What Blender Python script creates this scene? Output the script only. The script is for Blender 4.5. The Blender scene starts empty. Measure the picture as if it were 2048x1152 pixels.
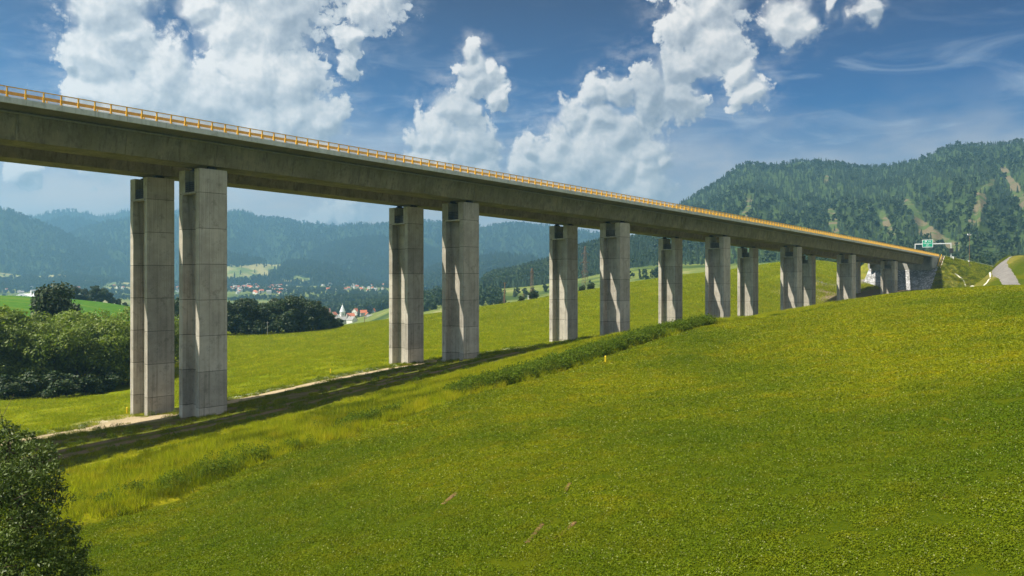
import bpy, math, random
import numpy as np
from math import radians, sin, cos, tan, atan2, pi, sqrt
random.seed(7)
RNG = np.random.default_rng(11)
S = bpy.context.scene
COL = S.collection

# ------------------------------------------------------------------ camera
FOC = 1660.0            # focal length in pixels of the 2048 px wide photograph
HOR = 556.0             # image row of the horizon
cam_d = bpy.data.cameras.new('camera')
cam = bpy.data.objects.new('camera', cam_d)
COL.objects.link(cam)
cam.location = (0, 0, 0)
cam.rotation_euler = (radians(90), 0, 0)
cam_d.sensor_width = 36.0
cam_d.lens = FOC / 2048.0 * 36.0
cam_d.shift_y = (HOR - 576.0) / 2048.0
cam_d.clip_start = 0.5
cam_d.clip_end = 30000
S.camera = cam

# bridge frame: s runs along the motorway, L across it (away from the camera)
TH = math.atan(0.867)
BX, BY = sin(TH), cos(TH)
NX, NY = -cos(TH), sin(TH)
VX = 1024 + FOC * 0.867
KK = FOC / cos(TH) ** 2

# ------------------------------------------------------------------ sky, sun, exposure
SUN_L, SUN_S, SUN_T = 0.68, -1.0, 2.7 * 0.68       # direction to the sun in bridge axes
sd = np.array([NX * SUN_L + BX * SUN_S, NY * SUN_L + BY * SUN_S, SUN_T])
sd = sd / np.linalg.norm(sd)
SUN_EL = math.asin(sd[2]); SUN_AZ = atan2(sd[0], sd[1])

S.view_settings.view_transform = 'Standard'
S.view_settings.look = 'None'
S.view_settings.exposure = 1.10
S.view_settings.gamma = 1.0
S.view_settings.use_curve_mapping = False
S.render.engine = 'CYCLES'
S.cycles.use_denoising = True
S.cycles.max_bounces = 5
S.cycles.diffuse_bounces = 3
S.cycles.glossy_bounces = 2
S.cycles.transmission_bounces = 2
S.cycles.transparent_max_bounces = 6
S.cycles.volume_bounces = 2
S.cycles.sample_clamp_indirect = 4.0

class NT:
    """small helper to write node trees"""
    def __init__(s, tree):
        s.t = tree; s.n = tree.nodes; s.l = tree.links
    def new(s, typ, **kw):
        n = s.n.new(typ)
        for k, v in kw.items():
            setattr(n, k, v)
        return n
    def put(s, sock, v):
        if isinstance(v, bpy.types.NodeSocket):
            s.l.new(v, sock)
        elif v is not None:
            try:
                sock.default_value = v
            except Exception:
                sock.default_value = tuple(v) + (1.0,)
    def m(s, op, a, b=None, c=None, clamp=False):
        n = s.n.new('ShaderNodeMath'); n.operation = op; n.use_clamp = clamp
        s.put(n.inputs[0], a)
        if b is not None: s.put(n.inputs[1], b)
        if c is not None: s.put(n.inputs[2], c)
        return n.outputs[0]
    def vm(s, op, a, b=None, scale=None):
        n = s.n.new('ShaderNodeVectorMath'); n.operation = op
        s.put(n.inputs[0], a)
        if b is not None: s.put(n.inputs[1], b)
        if scale is not None: s.put(n.inputs['Scale'], scale)
        return n.outputs['Value'] if op in ('DISTANCE', 'LENGTH', 'DOT_PRODUCT') else n.outputs[0]
    def ss(s, v, a, b):
        n = s.n.new('ShaderNodeMapRange'); n.interpolation_type = 'SMOOTHSTEP'
        s.put(n.inputs[0], v); s.put(n.inputs[1], a); s.put(n.inputs[2], b)
        return n.outputs[0]
    def lin(s, v, a, b, c=0.0, d=1.0):
        n = s.n.new('ShaderNodeMapRange')
        s.put(n.inputs[0], v); s.put(n.inputs[1], a); s.put(n.inputs[2], b); s.put(n.inputs[3], c); s.put(n.inputs[4], d)
        return n.outputs[0]
    def mix(s, f, a, b, blend='MIX'):
        n = s.n.new('ShaderNodeMix'); n.data_type = 'RGBA'; n.blend_type = blend
        s.put(n.inputs[0], f)
        for k, v in ((6, a), (7, b)):
            if isinstance(v, bpy.types.NodeSocket): s.l.new(v, n.inputs[k])
            else: n.inputs[k].default_value = (v[0], v[1], v[2], 1.0)
        return n.outputs[2]
    def noise(s, vec, scale, detail=4.0, rough=0.55, dist=0.0, out=0):
        n = s.n.new('ShaderNodeTexNoise')
        s.put(n.inputs['Vector'], vec); s.put(n.inputs['Scale'], scale)
        n.inputs['Detail'].default_value = detail; n.inputs['Roughness'].default_value = rough
        n.inputs['Distortion'].default_value = dist
        return n.outputs[out]
    def vor(s, vec, scale, feature='F1', detail=0.0, rough=0.5, out='Distance', rand=1.0):
        n = s.n.new('ShaderNodeTexVoronoi'); n.feature = feature
        s.put(n.inputs['Vector'], vec); s.put(n.inputs['Scale'], scale)
        if 'Detail' in n.inputs: n.inputs['Detail'].default_value = detail; n.inputs['Roughness'].default_value = rough
        n.inputs['Randomness'].default_value = rand
        return n.outputs[out]
    def xyz(s, x, y, z):
        n = s.n.new('ShaderNodeCombineXYZ')
        s.put(n.inputs[0], x); s.put(n.inputs[1], y); s.put(n.inputs[2], z)
        return n.outputs[0]
    def sep(s, v):
        n = s.n.new('ShaderNodeSeparateXYZ'); s.put(n.inputs[0], v)
        return n.outputs[0], n.outputs[1], n.outputs[2]
    def ramp(s, f, stops):
        n = s.n.new('ShaderNodeValToRGB'); s.put(n.inputs[0], f)
        e = n.color_ramp.elements
        while len(e) < len(stops): e.new(0.5)
        for k, (p, c) in enumerate(stops):
            e[k].position = p; e[k].color = (c[0], c[1], c[2], 1)
        return n.outputs[0]

world = bpy.data.worlds.new('World')
S.world = world
world.use_nodes = True
world.cycles.sampling_method = 'NONE'
W = NT(world.node_tree)
W.n.clear()
SKY_STRENGTH = 0.085
sky = W.new('ShaderNodeTexSky', sky_type='NISHITA', sun_disc=False)
sky.sun_elevation = SUN_EL
sky.sun_rotation = SUN_AZ
sky.altitude = 500
sky.air_density = 1.0
sky.dust_density = 0.35
sky.ozone_density = 3.0
tc = W.new('ShaderNodeTexCoord')
wx, wy, wz = W.sep(tc.outputs['Generated'])
az = W.m('ARCTAN2', wx, wy)
el = W.m('ARCSINE', wz)
# clouds of the photographed quarter go on, mirrored, around the whole sky
azf = W.m('SUBTRACT', W.m('PINGPONG', W.m('ADD', az, 0.5536), 1.1072), 0.5536)
pos = W.xyz(azf, el, 0.0)

BLOBS = [(215,10,68),(255,70,52),(205,110,70),(150,130,22),(165,195,42),(240,205,85),(330,150,72),(420,215,95),
 (398,12,42),(465,60,70),(550,30,95),(510,150,85),(585,160,70),(600,225,75),(500,255,70),(655,240,40),(215,260,70),
 (735,15,55),(785,-10,45),(700,85,34),(692,130,24),(480,-90,150),(640,-110,110),(250,-70,90),
 (940,106,26),(944,134,34),(950,160,40),(978,140,24),(918,215,52),(1000,203,22),(880,270,56),(945,290,60),(838,275,30),(850,315,45),
 (1440,10,62),(1372,45,52),(1425,95,66),(1365,135,48),(1300,175,58),(1235,172,36),(1190,185,30),(1355,200,48),(1475,150,36),
 (1235,270,62),(1180,310,75),(1100,320,55),(1290,310,52),(1050,330,45),(1325,330,26),(1500,190,34),(1400,-70,80),
 (1575,40,46),(1615,48,26),(1660,8,14),(1732,14,22),(700,428,46),(45,342,24),(640,440,30),(1290,385,60),(1120,275,40),(1130,350,70),(1215,310,60),(1285,345,56),(1060,295,34),(1240,335,60),(1200,235,42),(1150,228,38),(620,300,60),(560,310,50),(300,270,50),(880,330,50),(960,340,46)]

cg = bpy.data.node_groups.new('cloud_field', 'ShaderNodeTree')
cg.interface.new_socket('P', in_out='INPUT', socket_type='NodeSocketVector')
cg.interface.new_socket('Macro', in_out='OUTPUT', socket_type='NodeSocketFloat')
cg.interface.new_socket('F', in_out='OUTPUT', socket_type='NodeSocketFloat')
G = NT(cg)
gi = G.new('NodeGroupInput'); go = G.new('NodeGroupOutput')
P0 = gi.outputs[0]
wv = G.noise(P0, 18.0, 3.0, 0.6, out=1)
P = G.vm('ADD', P0, G.vm('SCALE', G.vm('SUBTRACT', wv, (0.5, 0.5, 0.5)), scale=0.045))
acc = None
for bx, by, br in BLOBS:
    hx = (bx - 1024) / FOC; hz = (HOR - by) / FOC
    a_ = math.atan(hx); e_ = math.atan(hz * cos(a_))
    d = G.vm('DISTANCE', P, (a_, e_, 0.0))
    f = G.m('MULTIPLY_ADD', d, -FOC / (br * 1.55), 1.03)
    if acc is None: acc = f
    else: acc = G.m('SMOOTH_MAX', acc, f, 0.12)
b1 = G.vor(P, 27.0, 'F1', 4.0, 0.60)
n1 = G.noise(P0, 60.0, 7.0, 0.62)
bill = G.m('ADD', G.m('MULTIPLY', G.m("SUBTRACT", 0.80, b1), 0.60), G.m('MULTIPLY', G.m('SUBTRACT', n1, 0.5), 0.95))
G.l.new(acc, go.inputs[0])
G.l.new(G.m('ADD', acc, bill), go.inputs[1])

def field(vec):
    n = W.new('ShaderNodeGroup'); n.node_tree = cg
    W.l.new(vec, n.inputs[0])
    return n.outputs[0], n.outputs[1]
mac0, F0 = field(pos)
mac1, F1 = field(W.vm('ADD', pos, (-0.0045, 0.0075, 0.0)))
ovn = W.noise(W.xyz(az, W.m('MULTIPLY', el, 1.3), 2.0), 4.0, 6.0, 0.6)
over = W.m('MULTIPLY', W.m('SUBTRACT', ovn, 0.44), W.m('MULTIPLY', W.ss(el, 0.37, 0.50), 5.0))  # unseen cloud cover overhead, added to raise the ambient light
F0 = W.m('MAXIMUM', F0, over)
soft = W.ss(W.noise(pos, 5.5, 3.0, 0.5), 0.42, 0.62)
hi_a = W.m('ADD', 0.18, W.m('MULTIPLY', W.m('MAXIMUM', W.m('MULTIPLY', soft, 0.65), W.ss(el, 0.08, 0.02)), 0.50))
alpha = W.ss(F0, 0.02, hi_a)
alpha = W.m('MAXIMUM', alpha, W.ss(W.m('ADD', mac0, W.m('MULTIPLY', F0, 0.25)), 0.30, 0.75))
wn_ = W.noise(W.vm('MULTIPLY', pos, (1.0, 1.6, 1.0)), 30.0, 6.0, 0.65)
halo = W.m('MULTIPLY', W.ss(mac0, -0.40, 0.35), W.ss(wn_, 0.40, 0.75))
alpha = W.m('MAXIMUM', alpha, W.m('MULTIPLY', halo, 0.42))
core = W.ss(mac0, 0.15, 0.85)
litf = W.lin(W.m('SUBTRACT', F0, F1), -0.42, 0.42)
litf = W.m('ADD', W.m('MULTIPLY', W.m('SUBTRACT', litf, 0.5), W.m('SUBTRACT', 1.0, W.m('MULTIPLY', core, 0.55))), 0.5)
litm_ = W.lin(W.m('SUBTRACT', mac0, mac1), -0.12, 0.12)
big = W.noise(pos, 7.0, 5.0, 0.62)
litm = W.m('ADD', W.m('MULTIPLY', litf, 0.60), W.m('MULTIPLY', litm_, 0.34))
litm = W.m('ADD', litm, W.m('MULTIPLY', W.m('SUBTRACT', W.ss(big, 0.30, 0.70), 0.5), 0.42))
litm = W.m('ADD', litm, W.m('SUBTRACT', 0.17, W.m('MULTIPLY', core, 0.08)), clamp=True)
ccol = W.ramp(litm, [(0.0, (0.120, 0.132, 0.155)), (0.30, (0.205, 0.215, 0.235)), (0.60, (0.335, 0.335, 0.335)), (0.92, (0.52, 0.49, 0.455))])
# high thin wisps
wpos = W.vm('MULTIPLY', pos, (5.0, 22.0, 1.0))
w1 = W.noise(W.vm('ADD', wpos, (3.1, 0.0, 0.0)), 1.3, 5.0, 0.6, 1.2)
wis = W.m('MULTIPLY', W.ss(w1, 0.47, 0.80), W.ss(el, 0.36, 0.10))
wis = W.m('MULTIPLY', wis, 0.65)
skc = W.vm('SCALE', sky.outputs[0], scale=SKY_STRENGTH)
# deep, polarised blue
tint = W.ramp(W.lin(el, 0.0, 0.36), [(0.0, (0.25, 0.40, 0.48)), (0.30, (0.09, 0.27, 0.45)), (0.56, (0.0, 0.145, 0.36)), (0.92, (0.0, 0.0, 0.125))])
skc = W.mix(1.0, skc, tint, 'MULTIPLY')
# soft low banks of vapour
veil = W.noise(W.vm('MULTIPLY', pos, (1.0, 2.4, 1.0)), 6.5, 5.0, 0.55)
skc = W.mix(W.m('MULTIPLY', W.m('MULTIPLY', W.ss(veil, 0.38, 0.64), W.ss(el, 0.24, 0.06)), 0.72), skc, (0.42, 0.39, 0.36))
skc = W.mix(W.m('MULTIPLY', W.ss(el, 0.20, -0.02), 0.85), skc, (0.64, 0.50, 0.39))
skc = W.mix(wis, skc, (0.33, 0.37, 0.41))
fin = W.mix(W.m('MULTIPLY', alpha, 0.96), skc, ccol)
bg = W.new('ShaderNodeBackground')
W.l.new(fin, bg.inputs[0]); bg.inputs[1].default_value = 1.0
wo = W.new('ShaderNodeOutputWorld')
W.l.new(bg.outputs[0], wo.inputs[0])

sun_d = bpy.data.lights.new('sun', 'SUN')
sun_d.energy = 5.0
sun_d.angle = radians(0.53)
sun_d.color = (1.0, 0.93, 0.80)
sun = bpy.data.objects.new('sun', sun_d)
COL.objects.link(sun)
import mathutils
sun.rotation_euler = mathutils.Vector(sd.tolist()).to_track_quat('Z', 'Y').to_euler()
sun.location = (-300, -80, 500)

# ------------------------------------------------------------------ helpers
def W3(s, L, z):
    return (s * BX + L * NX, s * BY + L * NY, z)
def SL(x, y):
    return x * BX + y * BY, x * NX + y * NY
def PX(px, py, D):
    return ((px - 1024) / FOC * D, D, (HOR - py) / FOC * D)
def PLn(px, py, L):
    dm = KK * L / (VX - px); D = dm * cos(TH)
    return PX(px, py, D)
def tag(o, label=None, cat=None, group=None, kind=None):
    if label: o['label'] = label
    if cat: o['category'] = cat
    if group: o['group'] = group
    if kind: o['kind'] = kind
    return o
def link(o, parent=None):
    COL.objects.link(o)
    if parent is not None: o.parent = parent
    return o
def empty(name, loc=(0, 0, 0), rz=0.0, parent=None):
    o = bpy.data.objects.new(name, None)
    o.empty_display_size = 0.3
    o.location = loc; o.rotation_euler = (0, 0, rz)
    return link(o, parent)
def np_mesh(name, v, f, mats=(), smooth=False, mi=None):
    """v (n,3); f list of faces or array (m,k)"""
    me = bpy.data.meshes.new(name)
    v = np.asarray(v, dtype=np.float32)
    if isinstance(f, np.ndarray):
        k = f.shape[1]; m = f.shape[0]
        me.vertices.add(len(v)); me.vertices.foreach_set('co', v.ravel())
        me.loops.add(m * k); me.loops.foreach_set('vertex_index', f.astype(np.int32).ravel())
        me.polygons.add(m); me.polygons.foreach_set('loop_start', np.arange(0, m * k, k, dtype=np.int32))
        me.update(calc_edges=True)
        if smooth: me.polygons.foreach_set('use_smooth', np.ones(m, dtype=bool))
    else:
        me.from_pydata([tuple(map(float, p)) for p in v], [], [list(q) for q in f])
        if smooth:
            for p in me.polygons: p.use_smooth = True
    for mt in mats: me.materials.append(mt)
    if mi is not None: me.polygons.foreach_set('material_index', np.asarray(mi, dtype=np.int32))
    me.update()
    return me
def mobj(name, me, parent=None, loc=(0, 0, 0), rz=0.0):
    o = bpy.data.objects.new(name, me)
    o.location = loc; o.rotation_euler = (0, 0, rz)
    return link(o, parent)
class MB:
    """collects boxes, bars, prisms; build() links ONE mesh object"""
    def __init__(s): s.v = []; s.f = []
    def add(s, v, f):
        b = len(s.v); s.v += [tuple(p) for p in v]; s.f += [[i + b for i in q] for q in f]
    def box(s, a, b):
        x0, y0, z0 = a; x1, y1, z1 = b
        s.add([(x0,y0,z0),(x1,y0,z0),(x1,y1,z0),(x0,y1,z0),(x0,y0,z1),(x1,y0,z1),(x1,y1,z1),(x0,y1,z1)],
              [[3,2,1,0],[4,5,6,7],[0,1,5,4],[1,2,6,5],[2,3,7,6],[3,0,4,7]])
    def bar(s, p, q, r, r2=None, n=4):
        p = mathutils.Vector(p); q = mathutils.Vector(q); r2 = r if r2 is None else r2
        d = (q - p); 
        if d.length < 1e-6: return
        d.normalize()
        u = d.orthogonal().normalized(); w = d.cross(u)
        vs = []
        for c, rr in ((p, r), (q, r2)):
            for k in range(n):
                a = 2 * pi * (k + 0.5) / n
                vs.append(c + u * (cos(a) * rr) + w * (sin(a) * rr))
        fs = [[k, (k + 1) % n, n + (k + 1) % n, n + k] for k in range(n)]
        fs.append(list(range(n - 1, -1, -1))); fs.append(list(range(n, 2 * n)))
        s.add(vs, fs)
    def prism(s, poly, z0, z1):
        n = len(poly)
        vs = [(x, y, z0) for x, y in poly] + [(x, y, z1) for x, y in poly]
        fs = [[k, (k + 1) % n, n + (k + 1) % n, n + k] for k in range(n)]
        fs.append(list(range(n - 1, -1, -1))); fs.append(list(range(n, 2 * n)))
        s.add(vs, fs)
    def mesh(s, name, mat, smooth=False):
        return np_mesh(name, s.v, s.f, (mat,) if mat else (), smooth)
    def build(s, name, mat, parent=None, loc=(0, 0, 0), rz=0.0, smooth=False):
        return mobj(name, s.mesh(name, mat, smooth), parent, loc, rz)
def copy_tree(o, parent=None):
    c = o.copy(); COL.objects.link(c); c.parent = parent
    for ch in list(o.children): copy_tree(ch, c)
    return c

# value noise in numpy for terrain relief
def vnoise(x, y, seed=0):
    xi = np.floor(x).astype(np.int64); yi = np.floor(y).astype(np.int64)
    xf = x - xi; yf = y - yi
    def h(a, b):
        n = (a * 374761393 + b * 668265263 + seed * 144665) & 0x7fffffff
        n = ((n ^ (n >> 13)) * 1274126177) & 0x7fffffff
        return ((n ^ (n >> 16)) & 0xffff) / 65535.0
    u = xf * xf * (3 - 2 * xf); w = yf * yf * (3 - 2 * yf)
    return (h(xi, yi) * (1 - u) + h(xi + 1, yi) * u) * (1 - w) + (h(xi, yi + 1) * (1 - u) + h(xi + 1, yi + 1) * u) * w
def fbm(x, y, oct=4, seed=0):
    t = 0; a = 0.5
    for k in range(oct):
        t = t + a * (vnoise(x, y, seed + k) - 0.5) * 2; x = x * 2.03; y = y * 2.03; a *= 0.5
    return t
# ------------------------------------------------------------------ materials
def new_mat(name, rough=0.8, spec=0.2):
    m = bpy.data.materials.new(name); m.use_nodes = True
    T = NT(m.node_tree); T.n.clear()
    b = T.new('ShaderNodeBsdfPrincipled'); o = T.new('ShaderNodeOutputMaterial')
    T.l.new(b.outputs[0], o.inputs[0])
    b.inputs['Roughness'].default_value = rough
    b.inputs['Specular IOR Level'].default_value = spec
    return m, T, b
def flat_mat(name, col, rough=0.7, var=0.15, scale=3.0, metal=0.0, spec=0.3):
    m, T, b = new_mat(name, rough, spec)
    g = T.new('ShaderNodeTexCoord')
    n = T.noise(g.outputs['Object'], scale, 4.0)
    c = T.mix(T.ss(n, 0.3, 0.7), [k * (1 - var) for k in col], [min(1, k * (1 + var)) for k in col])
    T.l.new(c, b.inputs['Base Color']); b.inputs['Metallic'].default_value = metal
    return m
def bump(T, b, h, strength=0.4, dist=0.1):
    n = T.new('ShaderNodeBump'); n.inputs['Strength'].default_value = strength; n.inputs['Distance'].default_value = dist
    T.l.new(h, n.inputs['Height']); T.l.new(n.outputs[0], b.inputs['Normal'])

def concrete(name, c0, c1, streak=0.5, moss=0.0, boards=0.0, lift=False):
    m, T, b = new_mat(name, 0.9, 0.15)
    tcn = T.new('ShaderNodeTexCoord'); P = tcn.outputs['Object']
    oi = T.new('ShaderNodeObjectInfo')
    big = T.noise(P, 0.35, 5.0, 0.6)
    fine = T.noise(P, 6.0, 5.0, 0.65)
    col = T.mix(T.ss(big, 0.3, 0.7), c0, c1)
    px, py, pz = T.sep(P)
    st = T.noise(T.vm('MULTIPLY', P, (2.6, 2.6, 0.10)), 1.0, 5.0, 0.65)
    col = T.mix(T.m('MULTIPLY', T.ss(st, 0.48, 0.75), streak), col, (c0[0] * 0.42, c0[1] * 0.42, c0[2] * 0.40))
    st2 = T.noise(T.vm('MULTIPLY', P, (4.0, 4.0, 0.16)), 1.0, 4.0, 0.65)
    col = T.mix(T.m('MULTIPLY', T.ss(st2, 0.56, 0.74), streak * 0.6), col, (c1[0] * 1.35, c1[1] * 1.33, c1[2] * 1.28))
    blot = T.noise(T.vm('ADD', P, (31.0, 7.0, 3.0)), 0.9, 6.0, 0.7)
    col = T.mix(T.m('MULTIPLY', T.ss(blot, 0.52, 0.68), 0.6), col, (c0[0] * 0.6, c0[1] * 0.62, c0[2] * 0.6))
    if boards:
        fx = T.m('FRACT', T.m('MULTIPLY', T.m('ADD', px, py), 1.0 / boards))
        ln = T.m('LESS_THAN', fx, 0.045)
        col = T.mix(T.m('MULTIPLY', ln, 0.4), col, (c0[0] * 0.5, c0[1] * 0.5, c0[2] * 0.5))
    # every cast lift has its own tone
    if lift:
        col = T.mix(1.0, col, T.xyz(*[T.m('ADD', T.m('MULTIPLY', oi.outputs['Random'], 0.32), 0.83)] * 3), 'MULTIPLY')
    if moss:
        mo = T.noise(T.vm('MULTIPLY', P, (1.0, 1.0, 1.0)), 0.22, 5.0, 0.6)
        col = T.mix(T.m('MULTIPLY', T.ss(mo, 0.45, 0.70), moss), col, (0.125, 0.112, 0.036))
    col = T.mix(T.m('MULTIPLY', T.ss(fine, 0.35, 0.75), 0.18), col, (c1[0] * 1.2, c1[1] * 1.2, c1[2] * 1.2))
    T.l.new(col, b.inputs['Base Color'])
    bump(T, b, fine, 0.25, 0.03)
    return m
M = {}
M['pier'] = concrete('pier_concrete', (0.315, 0.288, 0.240), (0.47, 0.435, 0.368), 0.6, 0.0, 1.25, True)
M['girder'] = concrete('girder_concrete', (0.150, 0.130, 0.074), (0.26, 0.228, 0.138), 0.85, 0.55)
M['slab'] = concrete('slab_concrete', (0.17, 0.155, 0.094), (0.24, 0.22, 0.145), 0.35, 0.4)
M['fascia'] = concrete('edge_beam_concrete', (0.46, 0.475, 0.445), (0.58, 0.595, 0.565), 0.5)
M['abut'] = concrete('abutment_concrete', (0.25, 0.245, 0.225), (0.36, 0.35, 0.32), 0.5)
M['joint'] = flat_mat('open_joint', (0.07, 0.065, 0.055), 0.95)
M['drain'] = concrete('drain_concrete', (0.50, 0.47, 0.38), (0.66, 0.63, 0.53), 0.2)
M['pipe'] = flat_mat('drain_pipe', (0.235, 0.225, 0.165), 0.6)
M['yellow'] = flat_mat('yellow_paint', (0.76, 0.42, 0.035), 0.45, 0.12, 2.0)
M['ochre'] = flat_mat('ochre_paint', (0.38, 0.215, 0.055), 0.55, 0.18, 2.0)
M['galv'] = flat_mat('galvanised_bars', (0.42, 0.40, 0.36), 0.5, 0.1, 3.0, 0.4)
M['bars'] = flat_mat('ochre_bars', (0.62, 0.40, 0.09), 0.55, 0.12, 2.0)
M['black'] = flat_mat('black_steel', (0.015, 0.016, 0.018), 0.6)
M['rubber'] = flat_mat('bearing_rubber', (0.02, 0.02, 0.02), 0.8)
M['asphalt'] = flat_mat('asphalt', (0.05, 0.05, 0.052), 0.9, 0.2, 0.8)
M['white'] = flat_mat('white_paint', (0.78, 0.78, 0.76), 0.5, 0.05)
M['lightgrey'] = flat_mat('light_grey_steel', (0.55, 0.57, 0.57), 0.45, 0.06, 2.0, 0.2)
M['signgreen'] = flat_mat('green_sign', (0.0, 0.235, 0.135), 0.5, 0.04)
M['wood'] = flat_mat('pole_wood', (0.16, 0.11, 0.065), 0.9, 0.3)
M['rust'] = flat_mat('rusty_lattice', (0.20, 0.13, 0.10), 0.8, 0.3)
M['plaster'] = flat_mat('white_plaster', (0.72, 0.70, 0.64), 0.9, 0.08, 0.6)
M['cream'] = flat_mat('cream_plaster', (0.62, 0.54, 0.36), 0.9, 0.08, 0.6)
M['greyplaster'] = flat_mat('grey_plaster', (0.42, 0.40, 0.37), 0.9, 0.1, 0.6)
M['roofred'] = flat_mat('red_tiles', (0.42, 0.13, 0.065), 0.85, 0.3, 1.2)
M['roofbrown'] = flat_mat('brown_tiles', (0.20, 0.10, 0.075), 0.85, 0.3, 1.2)
M['roofgrey'] = flat_mat('grey_tiles', (0.24, 0.23, 0.22), 0.85, 0.2, 1.2)
M['tin'] = flat_mat('pale_tin_spire', (0.70, 0.72, 0.72), 0.4, 0.06, 0.6)
M['glass'] = flat_mat('dark_window', (0.035, 0.04, 0.05), 0.2, 0.1, 1.0, 0.0, 0.6)
M['bark'] = flat_mat('bark', (0.075, 0.055, 0.038), 0.95, 0.35, 6.0)

def leaf_mat(name, ca, cb, cc, trans=0.35, rough=0.55, vary=0.35, spec=0.25, wide=None):
    m = bpy.data.materials.new(name); m.use_nodes = True
    T = NT(m.node_tree); T.n.clear()
    o = T.new('ShaderNodeOutputMaterial')
    g = T.new('ShaderNodeNewGeometry'); oi = T.new('ShaderNodeObjectInfo')
    r = g.outputs['Random Per Island']
    col = T.mix(r, ca, cb)
    n = T.noise(g.outputs['Position'], 0.5, 3.0)
    col = T.mix(T.m('MULTIPLY', T.ss(n, 0.45, 0.7), 0.6), col, cc)
    if wide:
        n2 = T.noise(T.vm('MULTIPLY', g.outputs['Position'], (1.0, 1.0, 0.0)), 0.035, 5.0, 0.6)
        col = T.mix(T.m('MULTIPLY', T.ss(n2, 0.60, 0.36), 0.62), col, wide)
        yy_ = T.sep(g.outputs['Position'])[1]
        low_ = T.ss(T.m('ADD', yy_, T.m('MULTIPLY', n2, 50.0)), 100.0, 55.0)      # lusher growth on the lower slope
        col = T.mix(T.m('MULTIPLY', low_, 0.55), col, wide)
        col = T.mix(T.m('MULTIPLY', T.m('GREATER_THAN', r, 0.965), 0.75), col, (0.36, 0.38, 0.16))
    f = T.m('ADD', T.m('MULTIPLY', oi.outputs['Random'], vary), 1.0 - vary / 2)
    col = T.mix(1.0, col, T.xyz(f, f, f), 'MULTIPLY')
    b = T.new('ShaderNodeBsdfPrincipled'); b.inputs['Roughness'].default_value = rough
    b.inputs['Specular IOR Level'].default_value = spec
    T.l.new(col, b.inputs['Base Color'])
    t = T.new('ShaderNodeBsdfTranslucent')
    tcol = T.mix(1.0, col, (1.15, 1.25, 0.6), 'MULTIPLY')
    T.l.new(tcol, t.inputs['Color'])
    mx = T.new('ShaderNodeMixShader'); mx.inputs[0].default_value = trans
    T.l.new(b.outputs[0], mx.inputs[1]); T.l.new(t.outputs[0], mx.inputs[2])
    T.l.new(mx.outputs[0], o.inputs[0])
    return m
M['leaf_willow'] = leaf_mat('willow_leaves', (0.088, 0.135, 0.014), (0.170, 0.225, 0.034), (0.165, 0.190, 0.020), 0.35)
M['leaf_dark'] = leaf_mat('dark_leaves', (0.018, 0.038, 0.014), (0.042, 0.070, 0.020), (0.058, 0.066, 0.018), 0.22)
M['leaf_near'] = leaf_mat('near_willow_leaves', (0.032, 0.060, 0.009), (0.115, 0.155, 0.032), (0.110, 0.160, 0.018), 0.22, 0.5, 0.3, 0.25)
M['needle'] = leaf_mat('needles', (0.016, 0.036, 0.018), (0.030, 0.058, 0.026), (0.034, 0.055, 0.020), 0.12, 0.7, 0.6)
M['leaf_hill'] = leaf_mat('hill_leaves', (0.022, 0.046, 0.014), (0.042, 0.070, 0.020), (0.050, 0.072, 0.017), 0.2, 0.7, 0.45)
M['blade'] = leaf_mat('grass_blades', (0.104, 0.136, 0.003), (0.245, 0.252, 0.006), (0.260, 0.220, 0.004), 0.35, 0.7, 0.2, 0.05, (0.055, 0.105, 0.004))
M['meadow'] = leaf_mat('meadow_blades', (0.140, 0.190, 0.006), (0.275, 0.295, 0.012), (0.29, 0.27, 0.012), 0.4, 0.7, 0.2, 0.05)
M['straw'] = leaf_mat('tall_grass_blades', (0.19, 0.240, 0.006), (0.40, 0.39, 0.018), (0.44, 0.36, 0.024), 0.45, 0.7, 0.25, 0.05)
M['weed'] = leaf_mat('weed_leaves', (0.050, 0.092, 0.006), (0.130, 0.170, 0.018), (0.100, 0.125, 0.010), 0.35, 0.7, 0.4, 0.03)
M['flower'] = flat_mat('white_flowers', (0.75, 0.76, 0.66), 0.7)

# ------------------------------------------------------------------ ground height
def prof(s):      # top of the edge beam along the motorway (vertical curve)
    return 18.1 - 0.0174 * s - 2.21e-5 * s * s
C = []
def c_sl(s, L, z): C.append((*W3(s, L, z)[:2], z))
def c_px(px, py, D): C.append(PX(px, py, D))
def c_pl(px, py, L): C.append(PLn(px, py, L))
c_sl(0, 0, -11.9); c_sl(-60, 0, -17); c_sl(0, -60, -6); c_sl(80, -60, 2.0); c_sl(-60, 90, -23)
for a in [(1024,1152,33),(2048,1152,27),(0,1152,45),(512,1152,38.5),(1536,1152,29.5),(1024,900,55.5),(2048,800,50),(2048,650,85),(2048,573,150),
          (1500,850,56),(1500,720,90),(1500,641,138),(1745,594,162),(1745,700,84),(1900,579,160),(1640,616,150),(1980,574,155),
          (0,1000,62),
          (100,790,150),(255,768,165),(0,800,140),(460,675,255),(640,660,285),(780,641,320),(960,617,335),(1100,597,350),(1270,568,370),
          (1470,541,395),(1640,523,425),(600,700,200),(1000,645,245),(1250,603,270),(1450,572,295),(1625,550,330),
          (0,655,230),(100,700,200),(0,594,400),(255,613,400),(130,640,280),
          (2021,568,235),(2015,555,255),(2004,542,275),(1998,534,290),(2001,527,305),(2018,522,320),(2048,517.5,340),(2100,540,285),(2150,516,345),(2060,560,240),(1985,563,250),(1950,578,320),(1945,580,250),(1968,572.5,290),(1925,579,300),(2300,505,345),(2200,500,500),(2048,545,420),(2300,560,180),(2700,520,170),
          (1800,583,300),(1720,600,290)]:
    c_px(*a)
for a in [(360,999.5,57),(540,920,57),(700,874,57),(848,823,57),(942,790,57),(1054,761,57),(1143,737,57),(1290,687,57),(1420,652,57)]:
    c_pl(*a)
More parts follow.
